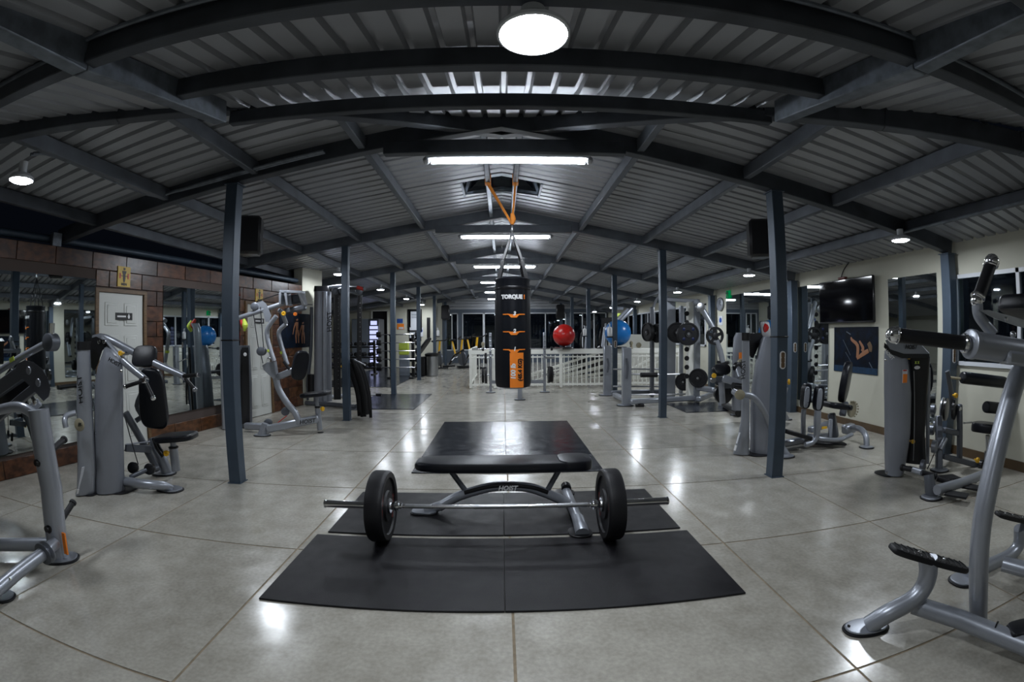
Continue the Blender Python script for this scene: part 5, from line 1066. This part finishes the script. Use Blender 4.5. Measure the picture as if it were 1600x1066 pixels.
for px in (611, 645):
    x = P(px, 560, 14.4).x; b = B(); b.box((x, 14.45, .70), (.09, .10, 1.4), bev=.01); obj('upright', b, 'black', t); b = B(); b.box((x, 14.45, .03), (.14, .7, .06), bev=.01); obj('foot', b, 'black', t)
    for k in range(5): barp('hook', 'black', t, (x, 14.4, .30+k*.26), (x, 14.24, .33+k*.26), .05, .03)
for k, lv in enumerate(('lowest', 'second lowest', 'middle', 'second highest', 'highest')):
    z = .36+k*.26; q = thing('short_barbell', 'short fixed barbell on the %s hooks of the black rack' % lv, 'barbell', (-3.2, 14.25, z-.02), 'short barbells on the black rack'); tubep('shaft', 'bar', q, [(-3.86, 14.25, z), (-2.75, 14.25, z)], .016, 8)
    for s_, x in ((-1, -3.92), (1, -2.68)): discp('weight', 'rubber', q, (x, 14.25, z), (1, 0, 0), .09 if k else .11, .14, 14)
t = thing('dumbbell_rack', 'dark tiered dumbbell rack in front of the drinks fridge', 'rack', (-4.9, 15.6, 0))
for k in range(3): obj('shelf', B().box((-5.35, 15.7, .25+k*.36), (1.9, .34, .05)), 'black', t)
for x in (-6.2, -4.5): b = B(); b.box((x, 15.75, .6), (.07, .1, 1.2)); b.box((x, 15.7, .03), (.08, .6, .06)); obj('upright', b, 'black', t)
def dumb(x, y, z, r, lab, par=None):
    q = thing('dumbbell', lab, 'dumbbell', (x, y, z-r), 'dumbbells on the tiered rack'); tubep('handle', 'steel', q, [(x, y-.10, z), (x, y+.10, z)], .016, 8)
    for s_ in (-1, 1): discp('weight', 'rubber', q, (x, y+s_*.11, z), (0, 1, 0), r, .09, 14)
for k, nm in enumerate(('bottom', 'middle', 'top')):
    for i in range(7): dumb(-6.1+i*.25, 15.66, .275+k*.36+.085, .082-.008*k, 'black round-headed dumbbell, %s from the left on the %s shelf of the tiered rack' % (('first', 'second', 'third', 'fourth', 'fifth', 'sixth', 'last')[i], nm))
# office notices
for x0, x1, z0, z1, m, lab in ((-4.55, -4.30, 1.9, 2.08, 'bluepr', 'small blue sheet on the office wall beside the lit window'), (-4.55, -4.25, 1.62, 1.86, 'orange', 'small orange and white sheet on the office wall below the blue one'), (-4.0, -3.75, 1.25, 1.7, 'paper', 'plain white notice under the office window'), (-3.74, -3.42, 1.30, 1.7, 'paper', 'white notice with a blue disc under the office window')):
    t = thing('wall_notice', lab, 'notice', ((x0+x1)/2, OY-.02, z0)); obj('sheet', B().box(((x0+x1)/2, OY-.012, (z0+z1)/2), (x1-x0, .01, z1-z0)), m, t)
    if x0 == -3.74: discp('disc_print', 'bluepr', t, (-3.52, OY-.02, 1.56), (0, -1, 0), .08, .01)
    if m == 'orange': obj('print', B().box(((x0+x1)/2+.02, OY-.02, z0+.06), (.2, .01, .09)), 'paper', t)
t = thing('office_window', 'dark framed office window with a grey poster inside', 'window', (-3.78, OY, 1.7)); b = B()
for x in (-4.05, -3.5): b.box((x, OY-.01, 2.0), (.07, .06, .95))
for z in (1.55, 2.46): b.box((-3.78, OY-.01, z), (.6, .06, .06))
obj('frame', b, 'black', t); obj('poster_sheet', B().box((-3.77, OY+.01, 1.98), (.38, .01, .82)), 'paper', t)
for k in range(3): obj('print_line', B().box((-3.77, OY, 2.26-.07*k), (.30, .006, .022)), 'panelblue', t)
b = B(); b.box((-3.18, OY-.02, 1.62), (.14, .04, 1.0)); solo('dark_wall_board', b, 'black', 'narrow dark board on the office wall near its right corner', 'board')
t = thing('incline_bench', 'black tilted bench beside the bar rack, under the office notices', 'bench', (-2.9, 15.6, 0)); padp(t, (-2.72, 15.6, .98), V((.05, .14, 0)), V((.22, 0, .30)), .07, 4); barp('strut', 'silverdk', t, (-2.9, 15.6, .75), (-3.0, 15.6, .04), .06, .06); padp(t, (-3.05, 15.6, .5), V((.16, 0, 0)), V((0, .14, 0)), .07, 4, nm='seat'); barp('base', 'black', t, (-3.3, 15.6, .04), (-2.6, 15.6, .04), .08, .06)
t = thing('kick_shield', 'lime green kick shield among the bars of the rack', 'pad', (-3.3, 15.2, 0)); b = B(); b.box((-3.32, 15.2, .92), (.34, .12, .42), bev=.03); obj('shield', b, 'lime', t); b = B(); b.box((-3.32, 15.25, .35), (.34, .14, .7), bev=.02); obj('shield_stand', b, 'fridge', t)
# ============================================================ FAR END: spin bikes and cardio machines
def bike(x, y, rz, lab, s=1.0, trim='yellow'):
    t = thing('spin_bike', lab, 'exercise bike', (x, y, 0), 'spin bikes at the far end'); R = Matrix.Rotation(rz, 3, 'Z'); Q = lambda a, b_, c: V((x, y, 0))+R@V((a, b_, c))*s
    discp('flywheel', 'silverdk', t, Q(0, -.38, .34), R@V((1, 0, 0)), .24*s, .05*s, 24); tubep('main_frame', 'black', t, [Q(0, -.45, .62), Q(0, .1, .42), Q(0, .40, .10)], .04*s, 10); tubep('seat_tube', trim, t, [Q(0, .0, .42), Q(0, .22, .92)], .03*s, 10); tubep('head_tube', trim, t, [Q(0, -.30, .50), Q(0, -.40, .98)], .035*s, 10)
    for q in (-.5, .45): barp('floor_foot', 'black', t, Q(-.25, q, .03), Q(.25, q, .03), .06*s, .05*s)
    b = B(); b.pad(Q(0, .24, .96), R@V((.09*s, 0, 0)), R@V((0, .14*s, 0)), .06*s, 2.4, .2, 20, .35); obj('saddle', b, 'vinyl', t)
    tubep('handlebar', 'black', t, [Q(-.2, -.60, 1.08), Q(-.19, -.42, 1.0), Q(.19, -.42, 1.0), Q(.2, -.60, 1.08)], .02*s, 8, 2); tubep('crank', 'steel', t, [Q(-.14, .05, .25), Q(-.05, .0, .36), Q(.05, .0, .36), Q(.14, -.06, .48)], .018*s, 8); tubep('front_strut', 'black', t, [Q(0, -.40, .55), Q(0, -.5, .05)], .03*s, 8)
bike(-2.75, 18.7, .5, 'black and yellow spin bike left of the farthest left post', 1.15); bike(-1.95, 18.9, .7, 'spin bike just right of the farthest left post', 1.2); bike(-1.3, 18.6, .6, 'rightmost spin bike with yellow trim by the far window', 1.3)
def elliptical(x, y, rz, lab, s=1.0):
    t = thing('cross_trainer', lab, 'exercise machine', (x, y, 0), 'cardio machines at the far right'); R = Matrix.Rotation(rz, 3, 'Z'); Q = lambda a, b_, c: V((x, y, 0))+R@V((a, b_, c))*s
    b = B(); b.rings([[Q(-.2, .9, .05), Q(.2, .9, .05), Q(.2, .9, .55), Q(-.2, .9, .55)], [Q(-.28, .2, .05), Q(.28, .2, .05), Q(.24, .2, .8), Q(-.24, .2, .8)], [Q(-.2, -.2, .05), Q(.2, -.2, .05), Q(.14, -.2, .5), Q(-.14, -.2, .5)]]); obj('drive_cover', b, 'black', t)
    for q in (-1, 1): tubep('moving_arm', 'black', t, [Q(q*.28, -.5, .35), Q(q*.27, .1, .9), Q(q*.25, -.1, 1.55)], .03*s, 10, 3); tubep('pedal_bar', 'silver', t, [Q(q*.2, .6, .45), Q(q*.2, -.7, .25)], .035*s, 10); b = B(); b.box(Q(q*.2, -.5, .33), (.16*s, .34*s, .05*s), R); obj('pedal', b, 'rubber', t)
    tubep('mast', 'silver', t, [Q(0, .3, .7), Q(0, .15, 1.5)], .05*s, 12); b = B(); b.box(Q(0, .1, 1.55), (.38*s, .06*s, .28*s), R, .02); obj('console', b, 'black', t); barp('floor_base', 'black', t, Q(0, .9, .04), Q(0, -.9, .04), .3*s, .07*s)
elliptical(3.15, 16.3, 2.5, 'black cross trainer behind the blue ball, left of the pair', 1.1); elliptical(3.7, 15.6, 2.4, 'black cross trainer beside the right windows, near the stair partition', 1.15); elliptical(4.3, 18.4, 2.2, 'farthest black cross trainer in the right back corner', 1.1)
t = thing('incline_press', 'silver slanted press machine with purple and yellow pads beyond the blue ball', 'exercise machine', (4.1, 14.2, 0))
tubep('slanted_tube', 'silver', t, [P(960, 508, 14.5), P(983, 485, 14.5)], .11, 14); tubep('slanted_tube', 'silverdk', t, [P(968, 503, 14.3), P(988, 482, 14.3)], .06, 14); barp('purple_sign', 'panelblue', t, P(963, 482, 14.6), P(974, 482, 14.6), .04, .10); barp('base', 'black', t, (3.2, 14.4, .05), (4.5, 14.4, .05), .5, .1); barp('yellow_pad', 'lime', t, P(964, 493, 14.6), P(971, 493, 14.6), .04, .14); barp('stand', 'black', t, P(975, 500, 14.5), (3.9, 14.45, .05), .12, .12); barp('stand', 'silverdk', t, P(958, 510, 14.5), (3.5, 14.45, .05), .10, .10)
for o in bpy.data.objects:
    for k in ('_o', '_w'):
        if k in o: del o[k]
